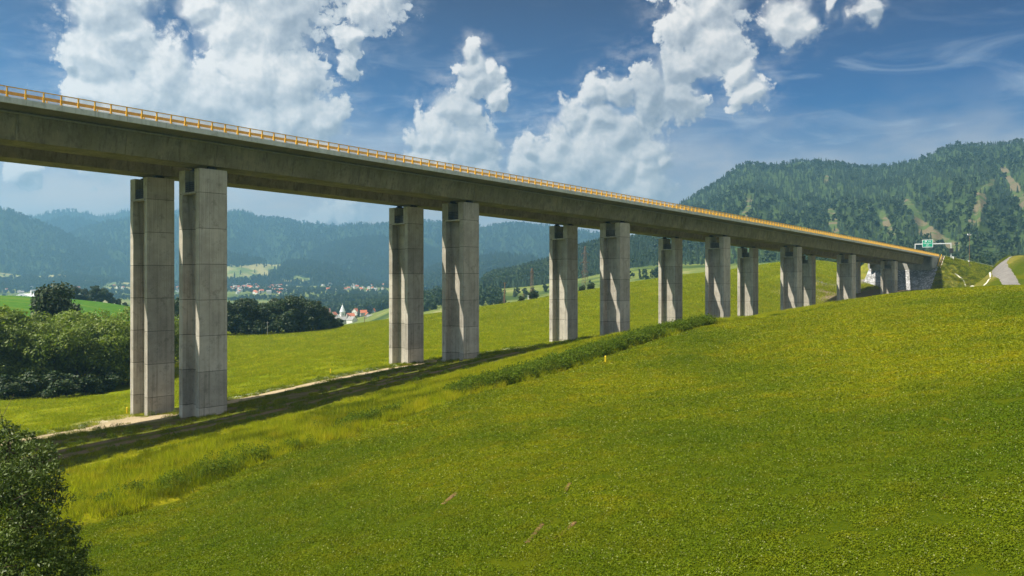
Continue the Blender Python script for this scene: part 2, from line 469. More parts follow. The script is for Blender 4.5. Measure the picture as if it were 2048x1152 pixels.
for k, z in enumerate([-16.9, -13.4, -11.6, -10.5, -10.3, -9.6, -5.9]): c_sl(52 + 45 * k, 95, z)
for k, z in enumerate([-18.1, -14.9, -13.7, -11.9, -11.7, -10.3, -5.2]): c_sl(52 + 45 * k, 108.5, z)
c_sl(42, 77.4, -15.6); c_sl(52, 130, -19.3); c_sl(97, 130, -15.6); c_sl(10, 95, -19.3); c_sl(-30, 100, -22)
c_sl(345, 100, -5.0); c_sl(345, 86, -4.4); c_sl(380, 66, -3.8); c_sl(240, 75, -9.6); c_sl(200, 75, -9.0); c_sl(150, 80, -9.6); c_sl(290, 75, -7.5)
for X, Y, z in [(0,-100,-14),(-150,-50,-27),(150,-50,0),(0,-400,-10),(300,100,6),(-300,100,-26),(-400,400,-20)]: C.append((X, Y, z))
def c_z(px, D, z): C.append(((px - 1024) / FOC * D, D, z))
for px, D, z in [(780,460,-27),(460,400,-28),(960,480,-27),(1100,520,-22),(1270,540,-13),(1470,580,-2),(1640,600,4),(100,540,-26),(255,520,-27),
                 (-400,700,-40),(100,800,-43),(400,750,-44),(700,900,-48),(700,700,-46),(1000,800,-12),(1000,650,-20),(870,850,-15),(870,650,-22),
                 (1290,800,10),(1290,690,-1.7),(1470,800,13),(1700,800,20),(2048,520,5),(2048,760,14),(2500,760,20),
                 (-400,1650,-36),(100,1650,-35.8),(500,1650,-35.8),(780,1650,-36),(-400,2250,-22),(100,2250,-21.7),(500,2250,-21.7),(780,2250,-21.7),(1000,1500,-30),(1500,1500,10),(300,4500,-46),(1024,4500,-46),(2300,3000,20),(-1500,4500,-46)]:
    c_z(px, D, z)
C = np.array(C)
def warp(x, y):
    r = np.sqrt(x * x + y * y) + 1e-6
    k = np.arcsinh(r / 90.0) / r
    return x * k, y * k
_cx, _cy = warp(C[:, 0], C[:, 1])
def _phi(r2): return 0.5 * r2 * np.log(r2 + 1e-12)
_n = len(C)
_A = np.zeros((_n + 3, _n + 3))
_A[:_n, :_n] = _phi((_cx[:, None] - _cx[None]) ** 2 + (_cy[:, None] - _cy[None]) ** 2) + np.eye(_n) * 2e-4
_A[:_n, _n] = 1; _A[:_n, _n + 1] = _cx; _A[:_n, _n + 2] = _cy; _A[_n:, :_n] = _A[:_n, _n:].T
_w = np.linalg.solve(_A, np.concatenate([C[:, 2], np.zeros(3)]))
def ground_z(x, y):
    x = np.atleast_1d(np.asarray(x, float)); y = np.atleast_1d(np.asarray(y, float))
    wx_, wy_ = warp(x.ravel(), y.ravel())
    out = np.empty(wx_.size)
    for i in range(0, wx_.size, 20000):
        a = wx_[i:i + 20000]; b = wy_[i:i + 20000]
        ph = _phi((a[:, None] - _cx[None]) ** 2 + (b[:, None] - _cy[None]) ** 2)
        out[i:i + 20000] = ph @ _w[:_n] + _w[_n] + _w[_n + 1] * a + _w[_n + 2] * b
    r = np.sqrt(x.ravel() ** 2 + y.ravel() ** 2)
    out = np.clip(out, -60, 60)
    rough = 0.10 * fbm(x.ravel() / 5, y.ravel() / 5, 3, 3) + 0.22 * fbm(x.ravel() / 22, y.ravel() / 22, 3, 9)
    out = out + rough * np.clip(r / 60, 0.3, 1.0)
    # rough verge along the field edge stands a little proud of the mown field
    s_, L_ = SL(x.ravel(), y.ravel())
    out = out + 0.35 * np.clip((L_ - 57.0) / 1.5, 0, 1) * np.clip((66 - L_) / 8, 0, 1) * (np.clip((130 - s_) / 20, 0, 1))
    return out.reshape(x.shape)
def gz(x, y): return float(ground_z(x, y)[0])
def gsl(s, L):
    x, y, _ = W3(s, L, 0); return gz(x, y)

# ------------------------------------------------------------------ ground sheet
a_f = np.radians(np.arange(-37, 37.01, 0.2)); a_c = np.radians(np.arange(40, 320.01, 4.0))
angs = np.concatenate([a_f, a_c])
rr = np.concatenate([[1.5], np.exp(np.linspace(math.log(4), math.log(6600), 300))])
AA, RR = np.meshgrid(angs, rr)
XX = RR * np.sin(AA); YY = RR * np.cos(AA)
ZZ = ground_z(XX, YY)
na, nr = len(angs), len(rr)
V = np.stack([XX.ravel(), YY.ravel(), ZZ.ravel()], 1)
V = np.vstack([V, [[0, 0, gz(0, 0)]]])
ii, jj = np.meshgrid(np.arange(nr - 1), np.arange(na), indexing='ij')
j2 = (jj + 1) % na
F = np.stack([ii * na + jj, ii * na + j2, (ii + 1) * na + j2, (ii + 1) * na + jj], -1).reshape(-1, 4)[:, ::-1]
cap = np.array([[j, (j + 1) % na, nr * na, nr * na] for j in range(na)])

mg, T, B_ = new_mat('ground_soil_and_grass', 1.0, 0.0)
geo = T.new('ShaderNodeNewGeometry'); P = geo.outputs['Position']
s_ = T.vm('DOT_PRODUCT', P, (BX, BY, 0)); L_ = T.vm('DOT_PRODUCT', P, (NX, NY, 0))
x_, y_, z_ = T.sep(P)
flatP = T.xyz(x_, y_, 0.0)
nb = T.noise(flatP, 0.05, 4.0, 0.6); nm = T.noise(flatP, 0.35, 5.0, 0.65); nf = T.noise(flatP, 5.0, 4.0, 0.7); nvf = T.noise(flatP, 22.0, 2.0, 0.7)
Ln = T.m('ADD', L_, T.m('MULTIPLY', T.m('SUBTRACT', nm, 0.5), 2.2))
Lw = T.m('ADD', L_, T.m('MULTIPLY', T.m('SUBTRACT', nb, 0.5), 5.0))
# mown near field
near = T.mix(T.ss(nf, 0.3, 0.72), (0.030, 0.050, 0.003), (0.070, 0.090, 0.004))
near = T.mix(T.m('MULTIPLY', T.ss(nb, 0.45, 0.68), 0.7), near, (0.095, 0.098, 0.004))
near = T.mix(T.m('MULTIPLY', T.ss(nm, 0.60, 0.72), 0.55), near, (0.15, 0.118, 0.012))
near = T.mix(T.m('MULTIPLY', T.ss(nvf, 0.55, 0.75), 0.5), near, (0.030, 0.055, 0.006))
# rough verge
rg = T.mix(T.ss(nm, 0.35, 0.65), (0.10, 0.130, 0.005), (0.23, 0.21, 0.010))
rg = T.mix(T.m('MULTIPLY', T.ss(nf, 0.5, 0.7), 0.6), rg, (0.05, 0.075, 0.012))
# lush far meadow with faint mowing bands
far = T.mix(T.ss(nf, 0.3, 0.7), (0.088, 0.122, 0.005), (0.150, 0.175, 0.008))
band = T.noise(T.xyz(T.m('MULTIPLY', s_, 0.02), T.m('MULTIPLY', L_, 0.11), 0.0), 1.0, 4.0, 0.6)
far = T.mix(T.m('MULTIPLY', T.ss(band, 0.42, 0.65), 0.65), far, (0.170, 0.182, 0.010))
far = T.mix(T.m('MULTIPLY', T.ss(nb, 0.5, 0.7), 0.45), far, (0.185, 0.172, 0.014))
far = T.mix(T.m('MULTIPLY', T.ss(nm, 0.58, 0.72), 0.4), far, (0.060, 0.105, 0.010))
# crop field on the left slope
crop = T.mix(T.ss(nm, 0.35, 0.65), (0.040, 0.105, 0.014), (0.066, 0.140, 0.016))
crop = T.mix(T.m('MULTIPLY', T.ss(T.noise(T.xyz(T.m('MULTIPLY', x_, 0.012), T.m('MULTIPLY', y_, 0.09), 0.0), 1.0, 4.0), 0.52, 0.7), 0.6), crop, (0.105, 0.150, 0.022))
# valley mosaic of meadow, shrub and wood
vn = T.noise(flatP, 0.006, 6.0, 0.62)
val = T.mix(T.ss(vn, 0.42, 0.50), (0.040, 0.065, 0.018), (0.115, 0.140, 0.035))
val = T.mix(T.ss(vn, 0.56, 0.62), val, (0.21, 0.20, 0.085))
g1 = T.mix(T.ss(Ln, 56.6, 57.8), near, rg)
# wheel ruts and bare soil below the deck
soil = T.mix(T.ss(nf, 0.3, 0.7), (0.115, 0.085, 0.055), (0.19, 0.145, 0.095))
sand = T.mix(T.ss(nf, 0.3, 0.7), (0.30, 0.235, 0.145), (0.44, 0.36, 0.24))
und = T.mix(T.ss(nf, 0.3, 0.7), (0.060, 0.075, 0.012), (0.115, 0.120, 0.022))
g1 = T.mix(T.ss(Ln, 75.0, 78.5), g1, und)
def bandm(v, a, b, w=0.8):
    return T.m('MULTIPLY', T.ss(v, a - w, a + w), T.m('SUBTRACT', 1.0, T.ss(v, b - w, b + w)))
grassy = T.m('SUBTRACT', 1.0, T.m('MULTIPLY', T.ss(nm, 0.50, 0.62), 0.75))
g1 = T.mix(T.m('MULTIPLY', bandm(Ln, 82.5, 84.6, 0.6), grassy), g1, soil)
g1 = T.mix(T.m('MULTIPLY', bandm(Ln, 86.4, 88.2, 0.6), grassy), g1, soil)
g1 = T.mix(T.m('MULTIPLY', bandm(Ln, 91.5, 97.5, 1.2), T.m('MULTIPLY', grassy, 0.75)), g1, soil)
g1 = T.mix(T.ss(Ln, 105.5, 109.5), g1, far)
tr = T.m('MULTIPLY', bandm(Ln, 101.8, 105.2, 0.8), T.m('SUBTRACT', 1.0, T.ss(s_, 90, 125)))
g1 = T.mix(T.m('MULTIPLY', tr, T.m('SUBTRACT', 1.0, T.m('MULTIPLY', T.ss(nm, 0.52, 0.66), 0.7))), g1, sand)
pad = T.m('SUBTRACT', 1.0, T.ss(T.vm('DISTANCE', T.xyz(s_, Ln, 0), (49.0, 106.0, 0)), 4.0, 9.0))
g1 = T.mix(T.m('MULTIPLY', pad, 0.85), g1, sand)
pad2 = T.m('SUBTRACT', 1.0, T.ss(T.vm('DISTANCE', T.xyz(s_, Ln, 0), (99.0, 106.5, 0)), 3.0, 6.0))
g1 = T.mix(T.m('MULTIPLY', pad2, 0.7), g1, sand)
# bare cutting by the abutment
cut = T.m('SUBTRACT', 1.0, T.ss(T.vm('DISTANCE', T.xyz(T.m('MULTIPLY', s_, 0.6), Ln, 0), (183.0, 118.0, 0)), 8.0, 15.0))
g1 = T.mix(T.m('MULTIPLY', cut, T.m('SUBTRACT', 1.0, T.m('MULTIPLY', T.ss(nm, 0.5, 0.6), 0.8))), g1, sand)
dk = T.m('MULTIPLY', T.ss(s_, 265, 300), bandm(Ln, 80, 118, 4.0))
g1 = T.mix(T.m('MULTIPLY', dk, 0.8), g1, soil)
dry = T.mix(T.ss(nm, 0.35, 0.65), (0.075, 0.092, 0.010), (0.150, 0.120, 0.032))
dry = T.mix(T.m('MULTIPLY', T.ss(nf, 0.5, 0.7), 0.5), dry, (0.19, 0.15, 0.06))
g1 = T.mix(T.m('MULTIPLY', T.m('MULTIPLY', T.ss(s_, 210, 245), bandm(Ln, 56, 92, 3.0)), 0.85), g1, dry)
crm = T.m('MULTIPLY', T.m('SUBTRACT', 1.0, T.ss(x_, -100, -85)), T.ss(y_, 185, 195))
g1 = T.mix(crm, g1, crop)
rad = T.vm('LENGTH', flatP)
g1 = T.mix(T.ss(T.m('ADD', rad, T.m('MULTIPLY', T.m('SUBTRACT', nb, 0.5), 60)), 455, 520), g1, val)
T.l.new(g1, B_.inputs['Base Color'])
hh = T.m('ADD', T.m('MULTIPLY', nf, 0.6), T.m('MULTIPLY', nvf, 0.5))
bump(T, B_, hh, 0.9, 0.16)
M['ground'] = mg
gme = np_mesh('ground', V, np.vstack([F]), (mg,), True)
ground = tag(mobj('ground', gme), kind='structure')

# ------------------------------------------------------------------ motorway embankment at the abutment
def emb_z(s, L):
    top = prof(np.maximum(s, 352.0)) - 0.25
    ds = np.maximum(368.2 - s, 0); dl = np.maximum(np.maximum(88.2 - L, L - 116.0), 0)
    d = np.sqrt(ds * ds * 0.70 + dl * dl * 0.62)
    # shoulder rounding
    return top - np.maximum(d - 0.0, 0)
ms, Ts, Bs = new_mat('embankment_grass', 0.95, 0.05)
gg = Ts.new('ShaderNodeNewGeometry'); PP = gg.outputs['Position']
n1_ = Ts.noise(PP, 0.3, 5.0, 0.6); n2_ = Ts.noise(PP, 2.5, 5.0, 0.7)
cc = Ts.mix(Ts.ss(n1_, 0.35, 0.65), (0.095, 0.115, 0.014), (0.175, 0.165, 0.022))
cc = Ts.mix(Ts.m('MULTIPLY', Ts.ss(n2_, 0.45, 0.7), 0.6), cc, (0.17, 0.125, 0.045))
sx_, sy_, sz_ = Ts.sep(PP)
hi_ = Ts.ss(sz_, 2.0, 6.0)
cc = Ts.mix(Ts.m('MULTIPLY', hi_, Ts.ss(n1_, 0.45, 0.6)), cc, (0.17, 0.19, 0.014))
Ts.l.new(cc, Bs.inputs['Base Color']); bump(Ts, Bs, n2_, 0.9, 0.2)
M['embank'] = ms
es = np.arange(338, 470, 0.8); eL = np.arange(62, 142, 0.8)
ES, EL = np.meshgrid(es, eL, indexing='ij')
ex, ey, _ = W3(ES, EL, 0)
ez = emb_z(ES, EL) + 0.10 * fbm(ex / 1.5, ey / 1.5, 3, 21)
gze = ground_z(ex, ey)
ez = np.maximum(ez, gze - 2.0)
n0, n1 = ES.shape
a, b = np.meshgrid(np.arange(n0 - 1), np.arange(n1 - 1), indexing='ij')
Fe = np.stack([a * n1 + b, a * n1 + b + 1, (a + 1) * n1 + b + 1, (a + 1) * n1 + b], -1).reshape(-1, 4)[:, ::-1]
emb = tag(mobj('embankment', np_mesh('embankment', np.stack([ex.ravel(), ey.ravel(), ez.ravel()], 1), Fe, (ms,), True)), kind='structure')
def surf(s, L):
    return max(gsl(s, L), float(emb_z(np.array(float(s)), np.array(float(L)))))

# ------------------------------------------------------------------ hills, as real height fields at their own distances
def hill(name, ridge, r_foot, r_ridge, z_foot, mat, seed, gully=0.10, pw=1.15, na=260, nr=90, back=0.55):
    rp = np.array(sorted(ridge), float)
    pxs = np.linspace(rp[0, 0], rp[-1, 0], na)
    zr = (HOR - np.interp(pxs, rp[:, 0], rp[:, 1])) / FOC
    zr = np.convolve(np.pad(zr, 3, 'edge'), np.hanning(9)[1:-1] / np.hanning(9)[1:-1].sum(), 'valid')
    ang = np.arctan((pxs - 1024) / FOC)
    t = np.concatenate([np.linspace(0, 1, nr), np.linspace(1, 1.8, 24)[1:]])
    A, Tt = np.meshgrid(ang, t)
    wob = 1.0 + 0.05 * fbm(A * 9 + seed, A * 0 + seed * 1.7, 3, seed)
    R = r_foot + (r_ridge - r_foot) * Tt * wob
    X = R * np.sin(A); Y = R * np.cos(A)
    zt = zr[None, :] * (r_ridge * np.cos(ang))[None, :]
    up = np.where(Tt <= 1, np.clip(Tt, 0, 1) ** pw, 1 - back * np.clip(Tt - 1, 0, 2) ** 1.2)
    H = zt - z_foot
    k = (r_ridge - r_foot)
    sp = 2.2 * math.pi / max(0.2, ang[-1] - ang[0]) * 3
    gul = np.abs(fbm(A * sp * 0.8 + 0.6 * fbm(X / k * 2, Y / k * 2, 3, seed + 4) + seed, Tt * 0.9, 4, seed + 1)) * 2 - 0.5
    env = np.clip(Tt * 3, 0, 1) * np.clip((1.02 - Tt) * 2.2, 0, 1)
    Z = z_foot + H * (up - gully * gul * env) + 0.012 * H.mean() * fbm(X / k * 22, Y / k * 22, 3, seed + 2) * np.clip(Tt * 5, 0, 1)
    n0, n1 = X.shape
    a, b = np.meshgrid(np.arange(n0 - 1), np.arange(n1 - 1), indexing='ij')
    f = np.stack([a * n1 + b, a * n1 + b + 1, (a + 1) * n1 + b + 1, (a + 1) * n1 + b], -1).reshape(-1, 4)[:, ::-1]
    Z[0] -= 6
    me = np_mesh(name, np.stack([X.ravel(), Y.ravel(), Z.ravel()], 1), f, (mat,), True)
    o = tag(mobj(name, me), kind='structure')
    return o, (ang, t, X, Y, Z)
def hill_pts(H, n, tmax=1.12, rng=RNG):
    ang, t, X, Y, Z = H
    nt, na_ = X.shape
    R = np.sqrt(X * X + Y * Y)
    i = rng.random(n * 2) * (nt - 1.001); j = rng.random(n * 2) * (na_ - 1.001)
    i0 = i.astype(int); j0 = j.astype(int); fi = i - i0; fj = j - j0
    def bl(Q): return (Q[i0, j0] * (1 - fi) + Q[i0 + 1, j0] * fi) * (1 - fj) + (Q[i0, j0 + 1] * (1 - fi) + Q[i0 + 1, j0 + 1] * fi) * fj
    x, y, z, r = bl(X), bl(Y), bl(Z), bl(R)
    tt = t[i0] * (1 - fi) + t[i0 + 1] * fi
    dt = t[i0 + 1] - t[i0]
    w = r * dt; keep = (rng.random(n * 2) < w / w.max()) & (tt < tmax)
    return x[keep][:n], y[keep][:n], z[keep][:n], tt[keep][:n]

mh, Th, Bh = new_mat('wooded_hillside', 0.95, 0.02)
gh = Th.new('ShaderNodeNewGeometry')
hn = Th.noise(gh.outputs['Position'], 0.02, 6.0, 0.65); hf = Th.noise(gh.outputs['Position'], 0.12, 4.0, 0.7)
hc = Th.mix(Th.ss(hf, 0.35, 0.65), (0.018, 0.034, 0.014), (0.045, 0.070, 0.022))
Th.l.new(hc, Bh.inputs['Base Color']); bump(Th, Bh, hf, 1.0, 6.0)
mc, Tc, Bc = new_mat('cleared_hillside', 0.95, 0.02)
gc = Tc.new('ShaderNodeNewGeometry')
at = Tc.new('ShaderNodeAttribute'); at.attribute_name = 'clearing'
cn = Tc.noise(gc.outputs['Position'], 0.06, 5.0, 0.7); cf = Tc.noise(gc.outputs['Position'], 0.03, 4.0, 0.6)
base = Tc.mix(Tc.ss(cn, 0.35, 0.65), (0.020, 0.038, 0.014), (0.050, 0.075, 0.022))
clr = Tc.mix(Tc.ss(cf, 0.46, 0.56), (0.060, 0.090, 0.026), (0.125, 0.105, 0.062))
bc = Tc.mix(Tc.ss(Tc.m('ADD', at.outputs['Fac'], Tc.m('MULTIPLY', Tc.m('SUBTRACT', cn, 0.5), 0.5)), 0.4, 0.6), base, clr)
Tc.l.new(bc, Bc.inputs['Base Color']); bump(Tc, Bc, cn, 1.0, 3.0)

HR = [(1270,470),(1300,440),(1348,408),(1400,377),(1440,352),(1475,325),(1492,318),(1530,322),(1560,322),(1600,314),(1640,312),(1680,316),(1705,326),(1760,326),(1810,318),(1850,308),(1880,292),(1910,281),(1950,282),(2000,280),(2048,272),(2200,255),(2450,268),(2700,300),(3000,350),(3400,430),(3800,520)]
HR = [(x, y + 9) for x, y in HR]
right_hill, HRd = hill('right_hill', HR, 820, 1900, 6, mc, 5, 0.09, 1.12, 900, 150)
SPUR = [(940,600),(965,566),(982,553),(1009,549),(1030,546),(1064,536),(1103,525),(1130,510),(1159,500),(1200,488),(1270,482),(1330,478),(1480,480),(1600,500)]
spur_hill, SPd = hill('spur_hill', SPUR, 830, 1120, -14, mh, 8, 0.05, 0.8, 160, 40)
LH = [(60,560),(110,490),(140,466),(165,454),(205,443),(262,433),(330,428),(400,431),(440,425),(470,419),(482,418),(500,424),(520,433),(560,434),(600,444),(680,451),(715,444),(745,447),(780,444),(850,440),(880,441),(960,452),(1000,447),(1040,445),(1100,451),(1200,464),(1300,471),(1500,481)]
LH = [(x, y + 3) for x, y in LH]
left_hill, LHd = hill('left_hills', LH, 3000, 4200, -30, mh, 13, 0.20, 1.0, 400, 110)
NEARL = [(-2200,540),(-1500,450),(-900,385),(-500,360),(-200,385),(-60,408),(0,416),(25,422),(50,434),(85,447),(120,462),(160,484),(210,508),(260,528),(330,548),(380,560)]
near_left_hill, NLd = hill('near_left_hill', NEARL, 2750, 3500, -30, mh, 37, 0.16, 1.0, 200, 80)
PALE = [(0,470),(60,455),(90,448),(115,440),(140,437),(165,441),(185,447),(220,460),(300,480)]
pale_hill, PLd = hill('pale_hill', PALE, 4200, 4800, -30, mh, 41, 0.08, 1.0, 120, 40)
FARH = [(-300,445),(0,445),(50,434),(75,430),(100,425),(140,420),(180,427),(205,434),(230,428),(262,419),(300,413),(350,420),(420,432),(520,440),(700,450)]
FARH = [(x, y + 2) for x, y in FARH]
far_hill, FHd = hill('far_hills', FARH, 4900, 5700, -30, mh, 17, 0.08, 1.0, 160, 40)
INNER = [(500,575),(560,545),(600,520),(640,496),(680,482),(720,477),(770,475),(810,480),(860,494),(910,516),(960,540),(1000,560)]
inner_hill, INd = hill('inner_hill', INNER, 2850, 3500, -30, mh, 43, 0.14, 1.0, 160, 60)
MIDH = [(410,560),(455,510),(480,512),(500,520),(545,530),(580,526),(612,526),(640,530),(665,537),(700,549),(735,560),(770,572),(800,580)]
SIDEH = [(820,560),(870,540),(930,528),(962,522),(990,515),(1025,516),(1060,520),(1105,532),(1160,545),(1220,560)]
side_hill, SHd = hill('side_hill', SIDEH, 1900, 2500, -34, mh, 29, 0.06, 0.95, 120, 40)
LOWH = [(-300,500),(-100,520),(0,545),(60,553),(120,549),(170,556),(230,562),(262,566),(330,562),(380,568),(440,566),(520,572)]
# lower slopes with open pasture between the woods
mp, Tp, Bp = new_mat('pasture_hillside', 0.95, 0.02)
gp = Tp.new('ShaderNodeNewGeometry'); ap = Tp.new('ShaderNodeAttribute'); ap.attribute_name = 'clearing'
pn = Tp.noise(gp.outputs['Position'], 0.05, 5.0, 0.65); pn2 = Tp.noise(gp.outputs['Position'], 0.012, 4.0, 0.6)
pw_ = Tp.mix(Tp.ss(pn, 0.35, 0.65), (0.018, 0.034, 0.014), (0.045, 0.070, 0.022))
pm_ = Tp.mix(Tp.ss(pn2, 0.42, 0.58), (0.11, 0.150, 0.040), (0.27, 0.245, 0.105))
Tp.l.new(Tp.mix(Tp.ss(ap.outputs['Fac'], 0.4, 0.6), pw_, pm_), Bp.inputs['Base Color']); bump(Tp, Bp, pn, 1.0, 3.0)
mid_hill, MHd = hill('mid_hill', MIDH, 2320, 2750, -26, mp, 23, 0.03, 0.9, 240, 80)
low_hill, LWd = hill('low_hill', LOWH, 2320, 2720, -26, mp, 31, 0.03, 0.9, 240, 80)
def pasture(x, y, z, kind):
    px = 1024 + FOC * x / y; py = HOR - FOC * z / y
    w = 8.0 * fbm(px / 16, py / 7, 4, 61) + 3 * fbm(px / 4, py / 3, 2, 63)
    if kind == 'mid':
        return ((py + w > 531 - (px - 440) * 0.03) & (px + w + (py - 540) * 1.2 < 556) & (py + w < 563)) | ((py + w > 556) & (py + w < 566) & (px > 560) & (px < 620))
    return ((py + w < 560) & (px + w < 135) & (py + w > 546)) | ((py + w > 563) & (py + w < 571) & (px > 165)) | ((px + w > 195) & (px < 262) & (py > 570) & (py < 582))
for o_, H_, k_ in ((mid_hill, MHd, 'mid'), (low_hill, LWd, 'low')):
    q_ = o_.data.attributes.new('clearing', 'FLOAT', 'POINT')
    q_.data.foreach_set('value', pasture(H_[2].ravel(), H_[3].ravel(), H_[4].ravel(), k_).astype(np.float32))
# swathes without wood on the right hill
def seg_d(px, py, p, q):
    p = np.array(p, float); q = np.array(q, float); d = q - p
    tt = np.clip(((px - p[0]) * d[0] + (py - p[1]) * d[1]) / (d @ d), 0, 1)
    return np.hypot(px - p[0] - tt * d[0], py - p[1] - tt * d[1])
CLEAR = [((1500,398),(1492,432),8),((1662,425),(1672,468),9),((1765,430),(1782,465),8),((1815,405),(1850,460),9),((1850,460),(1885,485),16),((1880,480),(1915,498),14),
         ((2005,335),(2030,375),7),((2030,375),(2046,412),12),((1950,395),(1985,365),7),((1950,440),(1965,400),14),((1652,362),(1652,357),6)]
def clearing(x, y, z):
    px = 1024 + FOC * x / y; py = HOR - FOC * z / y
    c = np.zeros_like(px)
    nz = 5 * fbm(px / 9, py / 9, 3, 77)
    for p, q, w in CLEAR:
        c = np.maximum(c, np.clip(1.5 - (seg_d(px, py, p, q) + nz) / (w * 0.85), 0, 1))
    return c
xr, yr, zr_ = HRd[2].ravel(), HRd[3].ravel(), HRd[4].ravel()
ca = right_hill.data.attributes.new('clearing', 'FLOAT', 'POINT')
ca.data.foreach_set('value', clearing(xr, yr, zr_).astype(np.float32))
# ------------------------------------------------------------------ the twin viaducts
RZ = atan2(BY, BX)
S_A, S_B = -62.0, 354.5
def sweep(name, poly, s0, s1, mat, parent, org, step=5.0, joints=None, inset=0.02, closed=True):
    """extrude a (L, dz) outline along the motorway profile; joints are recessed grooves"""
    stations = [(s, 0.0) for s in np.arange(s0, s1, step)] + [(s1, 0.0)]
    if joints:
        stations = [q for q in stations if min(abs(q[0] - j) for j in joints) > 0.2]
        for j in joints:
            stations += [(j - 0.07, 0.0), (j - 0.05, inset), (j + 0.05, inset), (j + 0.07, 0.0)]
    stations.sort()
    cL = sum(p[0] for p in poly) / len(poly); cz = sum(p[1] for p in poly) / len(poly)
    v, f = [], []
    n = len(poly)
    for s, i in stations:
        for L, z in poly:
            dx, dz = cL - L, cz - z; l = math.hypot(dx, dz)
            v.append((s - org[0], L + dx / l * i - org[1], prof(s) + z + dz / l * i - org[2]))
    for k in range(len(stations) - 1):
        for q in range(n):
            q2 = (q + 1) % n
            f.append([k * n + q, k * n + q2, (k + 1) * n + q2, (k + 1) * n + q])
    if closed:
        f.append(list(range(n))); e = (len(stations) - 1) * n; f.append([e + q for q in range(n - 1, -1, -1)])
    me = np_mesh(name, v, f, (mat,))
    bm_fix(me)
    return mobj(name, me, parent)
import bmesh
def bm_fix(me):
    bm = bmesh.new(); bm.from_mesh(me); bmesh.ops.recalc_face_normals(bm, faces=bm.faces); bm.to_mesh(me); bm.free()

def make_pier(k, La, parent, org, first_lbl=None):
    s0 = 50.3 + 45 * k; s1 = s0 + 3.62; Lb = La + 4.9; sm = s0 + 1.8
    top = prof(sm) - 4.02
    foot = min(gsl(s0, La), gsl(s1, La), gsl(s0, Lb), gsl(s1, Lb)) - 0.8
    p = empty('pier', (s0 - org[0], La - org[1], foot - org[2]), 0, parent)
    W_, D_, ft, rc = 3.62, 4.9, 0.85, 1.3
    z_top = top - foot
    H = [(0, 0), (W_, 0), (W_, ft), (W_ - rc, ft), (W_ - rc, D_ - ft), (W_, D_ - ft), (W_, D_), (0, D_), (0, D_ - ft), (rc, D_ - ft), (rc, ft), (0, ft)]
    z1 = z_top - 2.85
    joint = 0.028
    n = 0
    while z1 > 0.3:
        z0 = max(0.0, z1 - (4.3 if z1 < 5.5 or True else z1))
        if z0 < 1.2: z0 = 0.0
        m_ = MB(); m_.prism(H, z0 + joint, z1 - joint)
        m_.build('concrete_lift', M['pier'], p)
        m_ = MB(); m_.prism([(min(max(x, 0.05), W_ - 0.05), min(max(y, 0.05), D_ - 0.05)) for x, y in H], z1 - joint - 0.01, z1 + joint + 0.01)
        m_.build('pour_joint', M['joint'], p)
        z1 = z0; n += 1
    hb = MB(); zt = z_top - 2.85
    hb.box((0, 0, zt + joint), (W_, 1.15, z_top)); hb.box((0, D_ - 1.4, zt + joint), (W_, D_, z_top))
    hb.box((rc, 1.15, zt + joint), (W_ - rc, D_ - 1.4, zt + 1.5))
    hb.build('pier_head', M['pier'], p)
    pf = MB(); pf.box((-0.06, 0.80, zt - 0.12), (rc - 0.002, D_ - 0.80, zt + 0.12)); pf.box((W_ - rc + 0.002, 0.80, zt - 0.12), (W_ + 0.06, D_ - 0.80, zt + 0.12))
    pf.build('service_platform', M['pier'], p)
    rb = MB()
    for x in (0.12, W_ - 0.12):
        for h in (0.25, 0.5, 0.75, 1.0, 1.3): rb.box((x - 0.025, 1.152, zt + h), (x + 0.025, D_ - 1.402, zt + h + 0.05))
        for q in range(11):
            y = 1.2 + q * (D_ - 2.66) / 10
            rb.box((x - 0.02, y - 0.02, zt + 0.12), (x + 0.02, y + 0.02, zt + 1.35))
    rb.build('platform_railing', M['black'], p)
    for y in (0.6, D_ - 0.7):
        bb = MB(); bb.box((W_ / 2 - 0.55, y - 0.4, z_top), (W_ / 2 + 0.55, y + 0.4, z_top + 0.22)); bb.box((W_ / 2 - 0.35, y - 0.28, z_top + 0.22), (W_ / 2 + 0.35, y + 0.28, z_top + 0.46))
        bb.build('bearing', M['rubber'], p)
    return p

